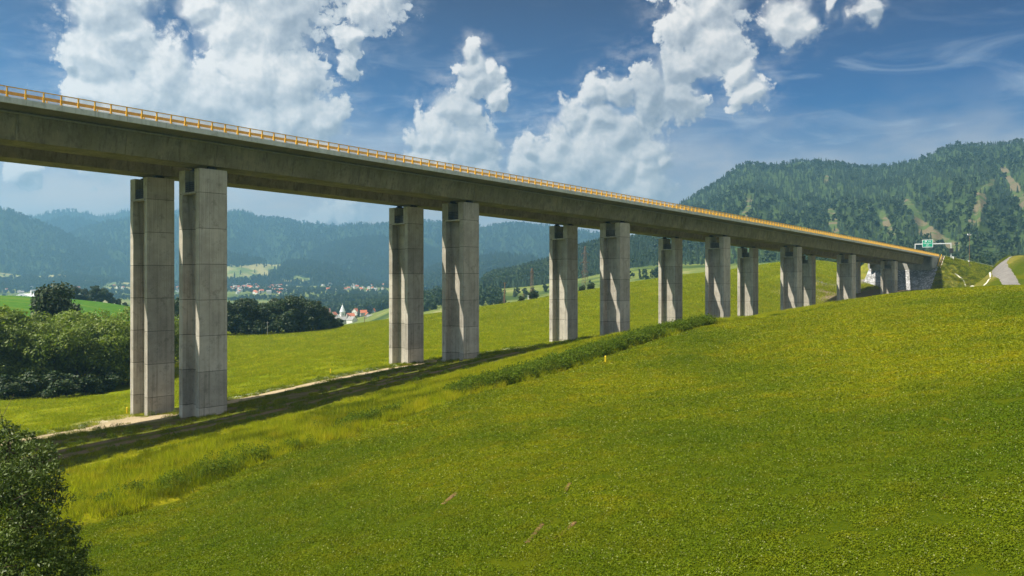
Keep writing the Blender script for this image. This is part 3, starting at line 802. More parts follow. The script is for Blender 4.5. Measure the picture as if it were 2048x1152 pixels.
def make_viaduct(near):
    off = 0.0 if near else 13.2
    org = (52.0, 95.35 + off, gsl(52, 95.35 + off))
    root = empty('motorway_viaduct', W3(*org), RZ)
    d = off
    # cross-section outlines, (L, height below the edge beam top)
    if near: E0, E1 = 89.6, 101.1
    else: E0, E1 = 102.8, 114.4
    w0, w1 = 91.9 + d, 98.2 + d
    if not near: w0, w1 = 105.1, 111.4
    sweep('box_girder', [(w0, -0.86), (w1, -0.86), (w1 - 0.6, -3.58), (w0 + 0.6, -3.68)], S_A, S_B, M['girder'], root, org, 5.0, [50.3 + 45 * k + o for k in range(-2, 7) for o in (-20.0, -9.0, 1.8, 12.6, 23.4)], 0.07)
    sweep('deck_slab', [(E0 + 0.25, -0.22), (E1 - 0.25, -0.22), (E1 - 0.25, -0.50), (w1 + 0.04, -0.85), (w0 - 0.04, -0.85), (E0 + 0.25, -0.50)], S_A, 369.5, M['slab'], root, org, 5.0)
    sweep('carriageway', [(E0 + 1.0, -0.14), (E1 - 0.9, -0.14), (E1 - 0.9, -0.216), (E0 + 1.0, -0.216)], S_A, 369.5, M['asphalt'], root, org, 5.0)
    # edge beam on the visible side: precast lengths with open joints
    seg = 3.3 if near else 12.0
    s = S_A
    while s < 369.4:
        e = min(s + seg, 369.5)
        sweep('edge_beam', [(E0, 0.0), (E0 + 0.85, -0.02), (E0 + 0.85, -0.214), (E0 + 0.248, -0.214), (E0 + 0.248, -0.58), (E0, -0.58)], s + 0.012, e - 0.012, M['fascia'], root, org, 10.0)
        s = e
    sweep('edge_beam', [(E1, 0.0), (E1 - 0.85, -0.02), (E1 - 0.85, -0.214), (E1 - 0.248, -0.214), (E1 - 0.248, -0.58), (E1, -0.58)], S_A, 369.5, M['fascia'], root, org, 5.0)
    pr = []
    for q in range(8): pr.append((w0 - 0.16 + 0.10 * cos(q * pi / 4), -1.06 + 0.10 * sin(q * pi / 4)))
    sweep('drain_pipe', pr, S_A, 353.0, M['pipe'], root, org, 7.5)
    # railing: every post and panel a piece
    if near:
        rail = sweep('handrail', [(E0 + 0.12, 0.97), (E0 + 0.22, 0.97), (E0 + 0.22, 1.055), (E0 + 0.12, 1.055)], S_A + 60, 368.6, M['yellow'], root, org, 5.0)
        pm = MB(); pm.box((-0.085, -0.10, 0.0), (0.085, 0.12, 0.50)); pm.box((-0.05, -0.09, 0.50), (0.05, 0.08, 1.06)); pm.box((-0.14, -0.13, 0.0), (0.14, 0.15, 0.03))
        post_me = pm.mesh('railing_post', M['yellow'])
        sp = 1.65
        bm_ = MB()
        for q in range(1, 15):
            x = q * sp / 15; bm_.box((x - 0.008, -0.008, 0.10), (x + 0.008, 0.008, 0.985))
        bm_.box((0.04, -0.015, 0.08), (sp - 0.04, 0.015, 0.115))
        pan_me = bm_.mesh('railing_panel', M['bars'])
        s = 4.0; n = 0
        while s < 368.5:
            sl = -0.0174 - 2 * 2.21e-5 * s
            for nm, me in (('railing_post', post_me), ('railing_panel', pan_me)):
                o = bpy.data.objects.new(nm, me); COL.objects.link(o); o.parent = rail
                o.location = (s - org[0], E0 + 0.17 - org[1], prof(s) - 0.005 - org[2])
                if nm == 'railing_panel': o.rotation_euler = (0, -math.atan(sl), 0)
            s += sp; n += 1
    # crash barriers both sides
    for Lb_, mt in ((E0 + 0.62, 'yellow'), (E1 - 0.55, 'yellow')):
        sweep('crash_barrier', [(Lb_, 0.66), (Lb_ + 0.05, 0.66), (Lb_ + 0.05, 0.33), (Lb_, 0.33), (Lb_ + 0.035, 0.50)], S_A, 369.0, M['ochre'], root, org, 8.0)
        bp = MB()
        for s in np.arange(S_A + 0.5, 368, 4.95):
            bp.box((s - 0.05 - org[0], Lb_ + 0.06 - org[1], prof(s) - 0.15 - org[2]), (s + 0.05 - org[0], Lb_ + 0.16 - org[1], prof(s) + 0.68 - org[2]))
        bp.build('barrier_posts', M['yellow'], root)
    for k in range(-2, 7): make_pier(k, 92.9 + d, root, org)
    return root
v1 = make_viaduct(True)
tag(v1, 'nearer concrete motorway viaduct carrying a yellow railing along its edge', 'viaduct', 'twin motorway viaducts')
v2 = make_viaduct(False)
tag(v2, 'farther concrete viaduct on its own piers, partly hidden behind the nearer one', 'viaduct', 'twin motorway viaducts')

# abutment with wing wall and paved slope
ab_org = W3(360, 101.9, gsl(352, 101.9))
ab = empty('bridge_abutment', ab_org, RZ)
def al(s, L, z): return (s - 360, L - 101.9, z - ab_org[2])
def albox(nm, s0, s1, L0, L1, z0, z1, mat):
    m_ = MB(); m_.box(al(s0, L0, z0), al(s1, L1, z1)); return m_.build(nm, mat, ab)
zt = prof(357)
albox('breast_wall', 361.2, 366, 90.4, 113.6, 0, zt - 1.0, M['abut'])
m_ = MB(); q0, q1 = 89.62, 90.38
pts = [(358.0, 3.9), (369.5, 3.9), (369.5, prof(369.5) - 0.6), (358.0, prof(358.0) - 0.6)]
m_.add([al(s, L, z) for L in (q0, q1) for s, z in pts], [[0,1,2,3],[7,6,5,4],[0,4,5,1],[1,5,6,2],[2,6,7,3],[3,7,4,0]])
o = m_.build('wing_wall', M['abut'], ab); bm_fix(o.data)
m_ = MB(); q0, q1 = 113.62, 114.38
m_.add([al(s, L, z) for L in (q0, q1) for s, z in pts], [[0,1,2,3],[7,6,5,4],[0,4,5,1],[1,5,6,2],[2,6,7,3],[3,7,4,0]])
o = m_.build('wing_wall', M['abut'], ab); bm_fix(o.data)
tag(ab, 'grey concrete abutment where both decks reach the embankment', 'abutment')
# paved stone slope under the deck
mr, Tr, Br = new_mat('stone_paving', 0.9, 0.2)
gr = Tr.new('ShaderNodeTexCoord')
vd = Tr.vor(gr.outputs['Object'], 1.6, 'DISTANCE_TO_EDGE'); vc = Tr.vor(gr.outputs['Object'], 1.6, 'F1', out='Color')
r_, g_, b2_ = Tr.sep(vc)
rc_ = Tr.ramp(r_, [(0.0, (0.16, 0.16, 0.165)), (0.5, (0.25, 0.25, 0.25)), (1.0, (0.48, 0.48, 0.50))])
rc_ = Tr.mix(Tr.ss(vd, 0.10, 0.02), rc_, (0.20, 0.20, 0.19))
wn = Tr.noise(gr.outputs['Object'], 0.25, 5.0, 0.65)
rc_ = Tr.mix(Tr.m('MULTIPLY', Tr.ss(wn, 0.52, 0.68), 0.6), rc_, (0.55, 0.57, 0.62))
Tr.l.new(rc_, Br.inputs['Base Color']); bump(Tr, Br, Tr.ss(vd, 0.0, 0.12), 0.8, 0.1)
rs = np.linspace(363.2, 348.0, 34); rL = np.linspace(88.8, 115.2, 60)
RS, RL = np.meshgrid(rs, rL, indexing='ij')
zz = 4.25 + (RS - 362.6) * 0.80 + 0.05 * fbm(RS * 1.5, RL * 1.5, 3, 41)
lx = RS - 360; ly = RL - 101.9; lz = zz - ab_org[2]
a, b = np.meshgrid(np.arange(33), np.arange(59), indexing='ij')
Fr = np.stack([a * 60 + b, a * 60 + b + 1, (a + 1) * 60 + b + 1, (a + 1) * 60 + b], -1).reshape(-1, 4)
rv = mobj('stone_revetment', np_mesh('stone_revetment', np.stack([lx.ravel(), ly.ravel(), lz.ravel()], 1), Fr, (mr,)), ab)
bm_fix(rv.data)
# service stairs down the edge of the paved slope
st0 = W3(362.4, 88.2, 4.1)
st = empty('service_stairs', st0, RZ)
def sl_(s, L, z): return (362.4 + (s - 356.8) * 0.51 - 362.4, L + 0.75 - 88.2 + 0.45, z - 4.1)
for L in (86.55, 87.45):
    m_ = MB(); m_.bar(sl_(356.8, L, 4.1), sl_(368.2, L, 8.75), 0.13); m_.build('stringer', M['drain'], st)
m_ = MB()
for q in range(24):
    t_ = q / 24; s_q = 357 + 11.2 * t_; z_q = 4.12 + 4.6 * t_
    m_.box(sl_(s_q, 86.66, z_q - 0.1), sl_(s_q + 0.40, 87.34, z_q + 0.1))
m_.build('steps', M['roofbrown'], st)
m_ = MB()
for L in (87.62,):
    m_.bar(sl_(357.4, L, 5.25), sl_(368.2, L, 9.65), 0.07)
    for q in range(7):
        t_ = q / 6; m_.bar(sl_(357.4 + 10.8 * t_, L, 4.1 + 4.5 * t_), sl_(357.4 + 10.8 * t_, L, 5.25 + 4.4 * t_), 0.06)
m_.build('handrail', M['yellow'], st)
tag(st, 'narrow concrete stairs with a yellow handrail beside the paved abutment slope', 'stairs')
# ------------------------------------------------------------------ vegetation
def leaf_quads(c, nrm, L, Wd, rng, droop=0.0):
    """diamond shaped leaves: centres c (n,3), normals nrm (n,3)"""
    n = len(c)
    t = rng.normal(size=(n, 3)); t[:, 2] -= droop
    nrm = nrm / (np.linalg.norm(nrm, axis=1, keepdims=True) + 1e-9)
    t -= nrm * (t * nrm).sum(1, keepdims=True); t /= np.linalg.norm(t, axis=1, keepdims=True) + 1e-9
    u = np.cross(nrm, t)
    k = rng.uniform(0.7, 1.3, (n, 1))
    a = c - t * L * 0.5 * k; b = c + u * Wd * 0.5 * k; d = c + t * L * 0.5 * k; e = c - u * Wd * 0.5 * k
    v = np.stack([a, b, d, e], 1).reshape(-1, 3)
    f = np.arange(4 * n).reshape(n, 4)
    return v, f
def crown_points(lumps, n, rng, shell=0.45):
    """leaf centres and outward normals in lumps [(x,y,z,r, squash)]"""
    w = np.array([l[3] ** 2 for l in lumps]); w = w / w.sum()
    k = rng.choice(len(lumps), n, p=w)
    Lm = np.array([(l[0], l[1], l[2], l[3]) for l in lumps])[k]
    sq = np.array([l[4] if len(l) > 4 else 0.85 for l in lumps])[k]
    d = rng.normal(size=(n, 3)); d /= np.linalg.norm(d, axis=1, keepdims=True)
    r = (shell + (1 - shell) * rng.random(n) ** 0.6) * (1 + 0.10 * rng.normal(size=n))
    p = Lm[:, :3] + d * (r * Lm[:, 3])[:, None] * np.stack([np.ones(n), np.ones(n), sq], 1)
    nr = d + 0.75 * rng.normal(size=(n, 3)); nr[:, 2] += 0.25
    return p, nr
def make_lumps(rng, h, rad, z0, n_big, n_small, top=1.0):
    lumps = []
    for i in range(n_big):
        a = rng.uniform(0, 2 * pi); t = (i + 0.5) / n_big
        z = z0 + (h - z0) * (0.18 + 0.68 * t)
        env = rad * sqrt(max(0.05, 1 - (1.7 * abs(t - 0.38)) ** 2 * 0.8)) * (1 if t < 0.5 else top)
        q = env * sqrt(rng.uniform(0.05, 0.75))
        lumps.append((q * cos(a), q * sin(a), z, rad * rng.uniform(0.36, 0.52), rng.uniform(0.75, 0.95)))
    big = list(lumps)
    for i in range(n_small):
        b = big[rng.integers(len(big))]
        d = rng.normal(size=3); d[2] = abs(d[2]) * 0.8 - 0.1; d /= np.linalg.norm(d)
        lumps.append((b[0] + d[0] * b[3] * 0.95, b[1] + d[1] * b[3] * 0.95, b[2] + d[2] * b[3] * 0.85, b[3] * rng.uniform(0.3, 0.5), 0.85))
    return lumps
def trunk_mesh(name, rng, h, r, lumps, nb=9):
    m = MB(); p = (0, 0, -0.6)
    pts = [mathutils.Vector(p)]
    for k in range(5):
        pts.append(mathutils.Vector((rng.normal() * 0.03 * h, rng.normal() * 0.03 * h, h * (k + 1) / 5 * 0.85)))
    for k in range(5):
        m.bar(pts[k], pts[k + 1], r * (1 - k / 5.5), r * (1 - (k + 1) / 5.5), 7)
    for l in lumps[:nb]:
        z = max(0.15 * h, min(l[2] * 0.65, 0.7 * h)); k = min(4, int(z / (h * 0.17)))
        m.bar(pts[k], (l[0] * 0.9, l[1] * 0.9, l[2]), r * 0.38, r * 0.08, 5)
    return m.mesh(name, M['bark'])
TREE = {}
def tree_kind(key, seed, h, rad, z0, nb, ns, nleaf, L, Wd, mat, droop=0.0, top=1.0):
    rng = np.random.default_rng(seed)
    lumps = make_lumps(rng, h, rad, z0, nb, ns, top)
    c, nr = crown_points(lumps, nleaf, rng)
    c[:, 2] = np.maximum(c[:, 2], 0.05 + 0.1 * rng.random(nleaf))
    v, f = leaf_quads(c, nr, L, Wd, rng, droop)
    TREE[key] = (np_mesh('crown', v, f, (M[mat],)), trunk_mesh('trunk', rng, h, h * 0.022, lumps), h)
def tree(key, name, x, y, height, rz, label, cat='tree', group=None, wide=1.0, sink=0.2):
    cr, tk, h = TREE[key]
    s = height / h
    o = empty(name, (x, y, gz(x, y) - sink), rz); o.scale = (s * wide, s * wide, s)
    mobj('crown', cr, o); mobj('trunk', tk, o)
    return tag(o, label, cat, group)
for i in range(3): tree_kind('willow%d' % i, 40 + i, 12.0, 5.4, 0.3, 12, 34, 9000, 0.50, 0.26, 'leaf_willow', 0.6)
for i in range(3): tree_kind('dark%d' % i, 60 + i, 13.0, 4.6, 0.2, 15, 30, 8000, 0.60, 0.38, 'leaf_dark')
tree_kind('pointed0', 80, 14.0, 4.6, 1.0, 14, 22, 8000, 0.6, 0.36, 'leaf_dark', 0.2, 0.55)
tree_kind('bush0', 90, 3.0, 1.7, 0.0, 6, 12, 2200, 0.30, 0.19, 'leaf_dark')

def at_px(px, D):
    return ((px - 1024) / FOC * D, D)
# willow belt on the left
WB = [(18,152,15.5,'willow0'),(70,153,13.0,'willow1'),(118,155,13.4,'willow2'),(160,157,13.2,'willow0'),(205,160,13.6,'willow1'),(246,164,13.0,'willow2'),(285,170,13.0,'willow0'),
      (-40,150,14.0,'willow1'),(-95,150,13.5,'willow2'),(330,178,12.5,'willow1'),(40,166,14.0,'willow2'),(140,168,14.4,'willow1'),(232,176,15.0,'willow2'),(352,190,11.5,'willow0')]
wl = ['pale round willow at the left edge of the belt','second round willow from the left in the belt','pale willow below the pointed dark tree','willow just right of the pointed dark tree in the belt',
      'broad willow in the middle right of the belt','willow beside the far left pier of the viaduct','willow partly behind the leftmost viaduct pier','willow at the left end of the belt running out of frame','outermost willow left of the belt','small willow seen between the two leftmost piers',
      'taller willow rising behind the left end of the belt','tall willow crown behind the middle of the belt','tall willow crown behind the right end of the belt','low willow behind the gap between leftmost piers']
for i, (px, D, h, k) in enumerate(WB):
    x, y = at_px(px, D)
    tree(k, 'willow_tree', x, y, h, i * 1.7, wl[i], 'tree', 'willows along the meadow edge', 1.05)
x, y = at_px(112, 178); tree('pointed0', 'deciduous_tree', x, y, 19.5, 0.4, 'pointed dark tree standing out above the pale willows', 'tree')
x, y = at_px(2, 158); tree('dark0', 'deciduous_tree', x, y, 14.5, 2.0, 'dark tree cut by the left edge above the willows', 'tree')
# low bushes before the belt
for i, (px, D, h) in enumerate([(60,146,4.2),(120,147,4.6),(170,150,3.6),(222,155,3.8),(20,143,4.0)]):
    x, y = at_px(px, D); tree('bush0', 'bush', x, y, h, i * 2.1, ['low dark bush in front of the willow belt, second from left','low dark bush below the middle willows','low bush at the meadow edge right of centre willows','low bush nearest the leftmost pier at the meadow edge','low dark bush at the left frame edge before the willows'][i], 'bush', 'bushes before the willows', 1.5)
# dark wood behind the first spans
DW = [(350,262,12.6,'dark0'),(395,264,12.0,'dark1'),(440,262,12.4,'dark2'),(475,262,12.6,'dark0'),(505,264,12.4,'dark1'),(532,268,11.6,'dark2'),(560,266,11.9,'dark0'),(590,268,13.0,'dark1'),(618,270,11.5,'dark2'),(640,272,9.6,'dark0'),
      (490,276,13.2,'dark2'),(546,278,12.6,'dark1'),(606,282,13.0,'dark0'),(660,278,6.5,'dark1'),(676,284,4.5,'dark2')]
dl = ['dark tree between the leftmost piers','dark tree behind the leftmost near pier','dark tree emerging right of the near left pier','first full dark tree right of the near left pier','second dark tree in the wood beyond the meadow','low dark tree in the middle of the wood','rounded dark tree in the middle of the wood','tallest dark tree of the wood','dark tree in the right half of the wood','rounded dark tree closing the wood on the right',
      'tree crown behind the left end of the dark wood','tree crown behind the middle of the dark wood','tree crown behind the right half of the dark wood','small tree stepping down at the right end of the wood','smallest tree at the right end of the dark wood']
for i, (px, D, h, k) in enumerate(DW):
    x, y = at_px(px, D); tree(k, 'deciduous_tree', x, y, h * 1.04, i * 2.3, dl[i], 'tree', 'dark wood beyond the meadow', 1.12, 0.9)
# row on the crest of the green field
RW = [(82,412,5.2,'dark1'),(112,415,8.6,'dark0'),(130,417,9.0,'dark2'),(152,418,8.4,'dark1'),(170,420,7.8,'dark0'),(188,420,10.0,'dark2'),(206,421,9.0,'dark1'),(222,423,7.6,'dark0'),(238,424,5.0,'dark2'),(250,425,3.6,'dark1')]
for i, (px, D, h, k) in enumerate(RW):
    x, y = at_px(px, D); tree(k, 'deciduous_tree', x, y, h, i * 1.3, ['lone small round tree left of the row on the green crest','first tree of the row on the green crest','grey green tree second in the row on the crest','tree left of the middle in the row on the crest','lower tree in the middle of the row on the crest','tallest tree of the row on the green crest','round tree right of the tallest on the crest','thin tree towards the right end of the crest row','small tree near the right end of the crest row','last low tree of the crest row by the pier'][i], 'tree', 'trees on the crest of the green field', 0.95)
# bushes on the meadow below the poles
for px, py, D, h, lb in [(1000,622,322,1.9,'low dark bush at the foot of the leaning wooden pole'),(1043,613,322,2.6,'smaller round bush left of the lattice mast'),(1064,611,328,3.9,'bigger round bush below the lattice mast'),(1182,585,350,3.6,'round bush right of the lattice pylon foot'),(1164,590,348,3.2,'dark bush left of the lattice pylon foot'),(985,626,318,0.9,'lowest bush trailing left of the wooden pole'),(1018,619,324,0.9,'flat bush right of the wooden pole'),(1094,605,332,0.9,'flat strip of bush right of the round bushes')]:
    x, y = at_px(px, D); tree('bush0', 'bush', x, y, h, px * 0.7, lb, 'bush', 'bushes on the far meadow', 1.15 if h > 1 else 3.2)

# big near willow in the lower left corner
rng = np.random.default_rng(5)
DT = 26.0
def pl(px, py, rpx, dd=0.0):
    D = DT + dd
    X, Y, Z = PX(px, py, D)
    return (X, Y, Z, rpx * D / FOC, 0.95)
tx, ty = at_px(-25, DT + 0.6)
tz = gz(tx, ty)
NL = [pl(20,905,62), pl(70,935,55,-0.3), pl(-45,930,90,0.4), pl(85,985,42,0.5), pl(25,1000,70,-0.8), pl(110,1000,34), pl(60,1055,60,-0.6), pl(-40,1050,95,-0.5), pl(100,1075,55,-0.4), pl(35,1130,85,-1.2), pl(120,1130,52,-0.2), pl(150,1100,30,0.2), pl(160,1160,38,0.0), pl(75,1190,90,-1.0),
      pl(-90,990,100,0.5), pl(-100,1130,120,0.0), pl(10,1240,110,-0.8), pl(110,1230,60,0.0), pl(-130,1260,120,0.3), pl(40,1330,110,0), pl(-60,1360,120,0), pl(20,870,26), pl(50,882,22), pl(95,912,22), pl(40,960,60,1.2), pl(60,1090,70,1.4), pl(0,1000,80,1.6), pl(125,1060,22,0.1), pl(0,862,28)]
NL = [(a - tx, b - ty, c - tz, r, q) for a, b, c, r, q in NL]
sub = []
for l in NL:
    for q in range(9):
        d = rng.normal(size=3); d /= np.linalg.norm(d)
        sub.append((l[0] + d[0] * l[3] * 0.86, l[1] + d[1] * l[3] * 0.86, l[2] + d[2] * l[3] * 0.82, l[3] * rng.uniform(0.22, 0.42), 0.9))
c1, n1_ = crown_points(NL, 26000, rng, 0.25)
c2, n2_ = crown_points(sub, 34000, rng, 0.1)
cc_ = np.vstack([c1, c2]); nn_ = np.vstack([n1_, n2_])
ok = cc_[:, 2] > 0.15
v, f = leaf_quads(cc_[ok], nn_[ok], 0.125, 0.046, rng, 0.35)
nt = empty('willow_tree', (tx, ty, tz))
mobj('crown', np_mesh('crown', v, f, (M['leaf_near'],)), nt)
tb = MB(); ht = -4.9 - tz
for q in range(6):
    a0 = 1 - q / 7; a1 = 1 - (q + 1) / 7
    tb.bar((0.15 * math.sin(q), 0.1 * q, ht * q / 6 - 0.3), (0.15 * math.sin(q + 1), 0.1 * (q + 1), ht * (q + 1) / 6 - 0.3), 0.26 * a0, 0.26 * a1, 8)
for l in NL[:22]:
    zz_ = max(0.8, l[2] * 0.62); tb.bar((0.1, 0.1, min(zz_, ht * 0.8)), (l[0], l[1], l[2]), 0.075, 0.015, 5)
    for q in range(3):
        d = rng.normal(size=3) * l[3] * 0.7
        tb.bar((l[0], l[1], l[2]), (l[0] + d[0], l[1] + d[1], l[2] + d[2]), 0.022, 0.006, 4)
tb.build('trunk', M['bark'], nt)
tag(nt, 'large dark willow filling the lower left corner, nearest to the camera', 'tree')

# ------------------------------------------------------------------ scattered cover (geometry nodes)
def scatter(name, protos, x, y, z, sc, rot=None, pick=None, kind='stuff', tilt=0.0, lay=False):
    n = len(x)
    me = bpy.data.meshes.new(name)
    me.vertices.add(n)
    me.vertices.foreach_set('co', np.stack([x, y, z], 1).astype(np.float32).ravel())
    a = me.attributes.new('size', 'FLOAT', 'POINT'); a.data.foreach_set('value', np.asarray(sc, np.float32))
    r = np.zeros((n, 3), np.float32); r[:, 2] = RNG.uniform(0, 2 * pi, n) if rot is None else rot
    if tilt: r[:, :2] = RNG.normal(size=(n, 2)) * tilt
    if lay:      # lie flat on the slope
        e = 0.5; zx = (ground_z(x + e, y) - ground_z(x - e, y)) / (2 * e); zy = (ground_z(x, y + e) - ground_z(x, y - e)) / (2 * e)
        nv = np.stack([-zx, -zy, np.ones(n)], 1); nv /= np.linalg.norm(nv, axis=1, keepdims=True)
        c_, s_c = np.cos(r[:, 2]), np.sin(r[:, 2])
        mx_ = c_ * nv[:, 0] + s_c * nv[:, 1]; my_ = -s_c * nv[:, 0] + c_ * nv[:, 1]
        r[:, 0] = -np.arcsin(my_); r[:, 1] = np.arctan2(mx_, nv[:, 2])
    a = me.attributes.new('turn', 'FLOAT_VECTOR', 'POINT'); a.data.foreach_set('vector', r.ravel())
    a = me.attributes.new('pick', 'INT', 'POINT'); a.data.foreach_set('value', (RNG.integers(0, len(protos), n) if pick is None else pick).astype(np.int32))
    o = mobj(name, me); tag(o, kind=kind)
    ng = bpy.data.node_groups.new(name + '_nodes', 'GeometryNodeTree')
    ng.interface.new_socket('Geometry', in_out='INPUT', socket_type='NodeSocketGeometry')
    ng.interface.new_socket('Geometry', in_out='OUTPUT', socket_type='NodeSocketGeometry')
    N = ng.nodes; Lk = ng.links
    gi = N.new('NodeGroupInput'); go = N.new('NodeGroupOutput')
    jn = N.new('GeometryNodeJoinGeometry')
    for p in reversed(protos):
        oi = N.new('GeometryNodeObjectInfo'); oi.inputs['Object'].default_value = p; oi.inputs['As Instance'].default_value = True
        Lk.new(oi.outputs['Geometry'], jn.inputs[0])
    ip = N.new('GeometryNodeInstanceOnPoints')
    ip.inputs['Pick Instance'].default_value = True
    def attr(nm, dt):
        q = N.new('GeometryNodeInputNamedAttribute'); q.data_type = dt; q.inputs['Name'].default_value = nm
        return [s for s in q.outputs if s.enabled and s.name == 'Attribute'][0]
    Lk.new(gi.outputs[0], ip.inputs['Points']); Lk.new(jn.outputs[0], ip.inputs['Instance'])
    Lk.new(attr('size', 'FLOAT'), ip.inputs['Scale'])
    e2r = N.new('FunctionNodeEulerToRotation'); Lk.new(attr('turn', 'FLOAT_VECTOR'), e2r.inputs[0])
    Lk.new(e2r.outputs[0], ip.inputs['Rotation'])
    Lk.new(attr('pick', 'INT'), ip.inputs['Instance Index'])
    Lk.new(ip.outputs[0], go.inputs[0])
    md = o.modifiers.new('cover', 'NODES'); md.node_group = ng
    return o
def proto(name, me): return bpy.data.objects.new(name, me)     # source only, not placed in the scene itself

def blades(n, size, h0, h1, w, mat, seed, lean=0.35):
    rg = np.random.default_rng(seed)
    b = np.stack([rg.uniform(-size / 2, size / 2, n), rg.uniform(-size / 2, size / 2, n), np.zeros(n) - 0.02], 1)
    h = rg.uniform(h0, h1, n); a = rg.uniform(0, 2 * pi, n)
    d = np.stack([np.cos(a), np.sin(a), np.zeros(n)], 1)
    le = np.stack([rg.normal(size=n) * lean * h, rg.normal(size=n) * lean * h, h], 1)
    v = np.stack([b - d * w / 2, b + d * w / 2, b + le * 0.55 + d * w * 0.4, b + le], 1).reshape(-1, 3)
    f = np.arange(4 * n).reshape(n, 4)
    return np_mesh('grass', v, f, (M[mat],))
def leaves(n, size, hmax, L, Wd, mat, seed, flat=0.8, name='leaves'):
    rg = np.random.default_rng(seed)
    r = np.sqrt(rg.random(n)) * size / 2; a = rg.uniform(0, 2 * pi, n)
    c = np.stack([r * np.cos(a), r * np.sin(a), rg.random(n) ** 0.7 * hmax * (1 - 0.6 * (r / (size / 2)) ** 2)], 1)
    nr = rg.normal(size=(n, 3)) * (1 - flat); nr[:, 2] += 1.0 * flat
    v, f = leaf_quads(c, nr, L, Wd, rg)
    return np_mesh(name, v, f, (M[mat],))
CL = [proto('clover_patch', leaves(420, 1.6, 0.10, 0.075, 0.055, 'blade', 200 + i, 0.58)) for i in range(4)]
TG = [proto('tall_grass_patch', blades(90, 1.3, 0.25, 0.75, 0.035, 'straw', 220 + i)) for i in range(3)] + [proto('green_grass_patch', blades(100, 1.3, 0.2, 0.55, 0.035, 'blade', 230 + i)) for i in range(2)]
WE = [proto('weed_patch', leaves(150, 1.2, 0.85, 0.13, 0.07, 'weed', 240 + i, 0.45)) for i in range(3)]
MG = [proto('meadow_patch', blades(110, 2.2, 0.10, 0.34, 0.05, 'meadow', 250 + i, 0.6)) for i in range(3)] + [proto('meadow_straw_patch', blades(70, 2.2, 0.12, 0.36, 0.05, 'straw', 255, 0.6))]

def wedge(n, d0, d1, half=0.70, dens=None):
    D = np.sqrt(RNG.uniform(d0 * d0, d1 * d1, n)); a = RNG.uniform(-half, half, n)
    x = D * np.tan(np.clip(a, -half, half)); y = D
    return x, y
x, y = wedge(54000, 22, 168, 0.85)
s_q, L_q = SL(x, y); d_q = np.hypot(x, y)
keep = (L_q < 56.6) & (RNG.random(len(x)) < np.clip(1.15 - d_q / 190, 0.25, 1))
x, y = x[keep], y[keep]; d_q = d_q[keep]
scatter('grass', CL, x, y, ground_z(x, y), RNG.uniform(0.8, 1.35, len(x)) * np.clip(d_q / 55, 0.85, 1.8), lay=True)
# odd dry tufts and weeds standing in the mown field
x, y = wedge(1500, 24, 150, 0.8); s_q, L_q = SL(x, y); dn_ = vnoise(x / 9, y / 9, 71)
keep = (L_q < 56) & (RNG.random(len(x)) < np.clip(dn_ * 2 - 0.55, 0.05, 1))
x, y = x[keep], y[keep]
scatter('field_tufts', [TG[0], WE[0], TG[3], WE[1], TG[1]], x, y, ground_z(x, y) - 0.02, RNG.uniform(0.16, 0.42, len(x)), lay=True)
# rough verge
n = 9000
s_r = RNG.uniform(8, 190, n); L_r = RNG.uniform(57.2, 78, n)
x, y, _ = W3(s_r, L_r, 0)
pk = np.where(vnoise(x / 4, y / 4, 5) + RNG.normal(size=n) * 0.12 > 0.48, RNG.integers(0, 3, n), RNG.integers(3, 5, n))
keep = RNG.random(n) < np.clip((79 - L_r) / 5, 0, 1)
scatter('tall_grass', TG, x[keep], y[keep], ground_z(x[keep], y[keep]), RNG.uniform(0.7, 1.3, keep.sum()) * np.clip((84 - L_r[keep]) / 14, 0.4, 1), pick=pk[keep], lay=True)
# weeds along the field edge
n = 5200
s_r = RNG.uniform(8, 150, n); L_r = 57.6 + np.abs(RNG.normal(size=n)) * 2.3
dn = vnoise(s_r / 7, L_r / 3, 15) + 0.35 * np.clip((s_r - 45) / 25, 0, 1)
x, y, _ = W3(s_r, L_r, 0)
keep = (dn + RNG.normal(size=n) * 0.12 > 0.62) & (L_r < 66) & (s_r < 112)
scatter('weeds', WE, x[keep], y[keep], ground_z(x[keep], y[keep]), (0.55 + 0.9 * RNG.random(keep.sum()) ** 2) * np.clip(0.6 + s_r[keep] / 110, 0.7, 1.3))
# grass in the shade below the decks and weeds by the track
n = 5200
s_r = RNG.uniform(0, 190, n); L_r = RNG.uniform(78, 108, n)
x, y, _ = W3(s_r, L_r, 0)
nn2 = vnoise(x / 2.5, y / 2.5, 8) + RNG.normal(size=n) * 0.1
rut = ((L_r > 82) & (L_r < 84.8)) | ((L_r > 86) & (L_r < 88.2)) | ((L_r > 101.5) & (L_r < 105.4) & (s_r < 110)) | ((np.abs(s_r - 50) < 6) & (L_r > 92))
keep = (nn2 > 0.42) & (~rut | (nn2 > 0.72))
scatter('shaded_grass', [TG[3], TG[4], WE[0], TG[3]], x[keep], y[keep], ground_z(x[keep], y[keep]), RNG.uniform(0.45, 0.9, keep.sum()))
n = 1500
s_r = RNG.uniform(20, 140, n); L_r = 105.5 + np.abs(RNG.normal(size=n)) * 1.0
x, y, _ = W3(s_r, L_r, 0); keep = (vnoise(s_r / 5, L_r / 3, 31) > 0.45) & (np.abs(s_r - 52) > 6)
FL = [proto('flower_patch', leaves(60, 1.3, 0.5, 0.07, 0.06, 'flower', 260, 0.8)), WE[1], TG[0]]
scatter('track_side_weeds', FL, x[keep], y[keep], ground_z(x[keep], y[keep]), RNG.uniform(0.4, 0.8, keep.sum()))
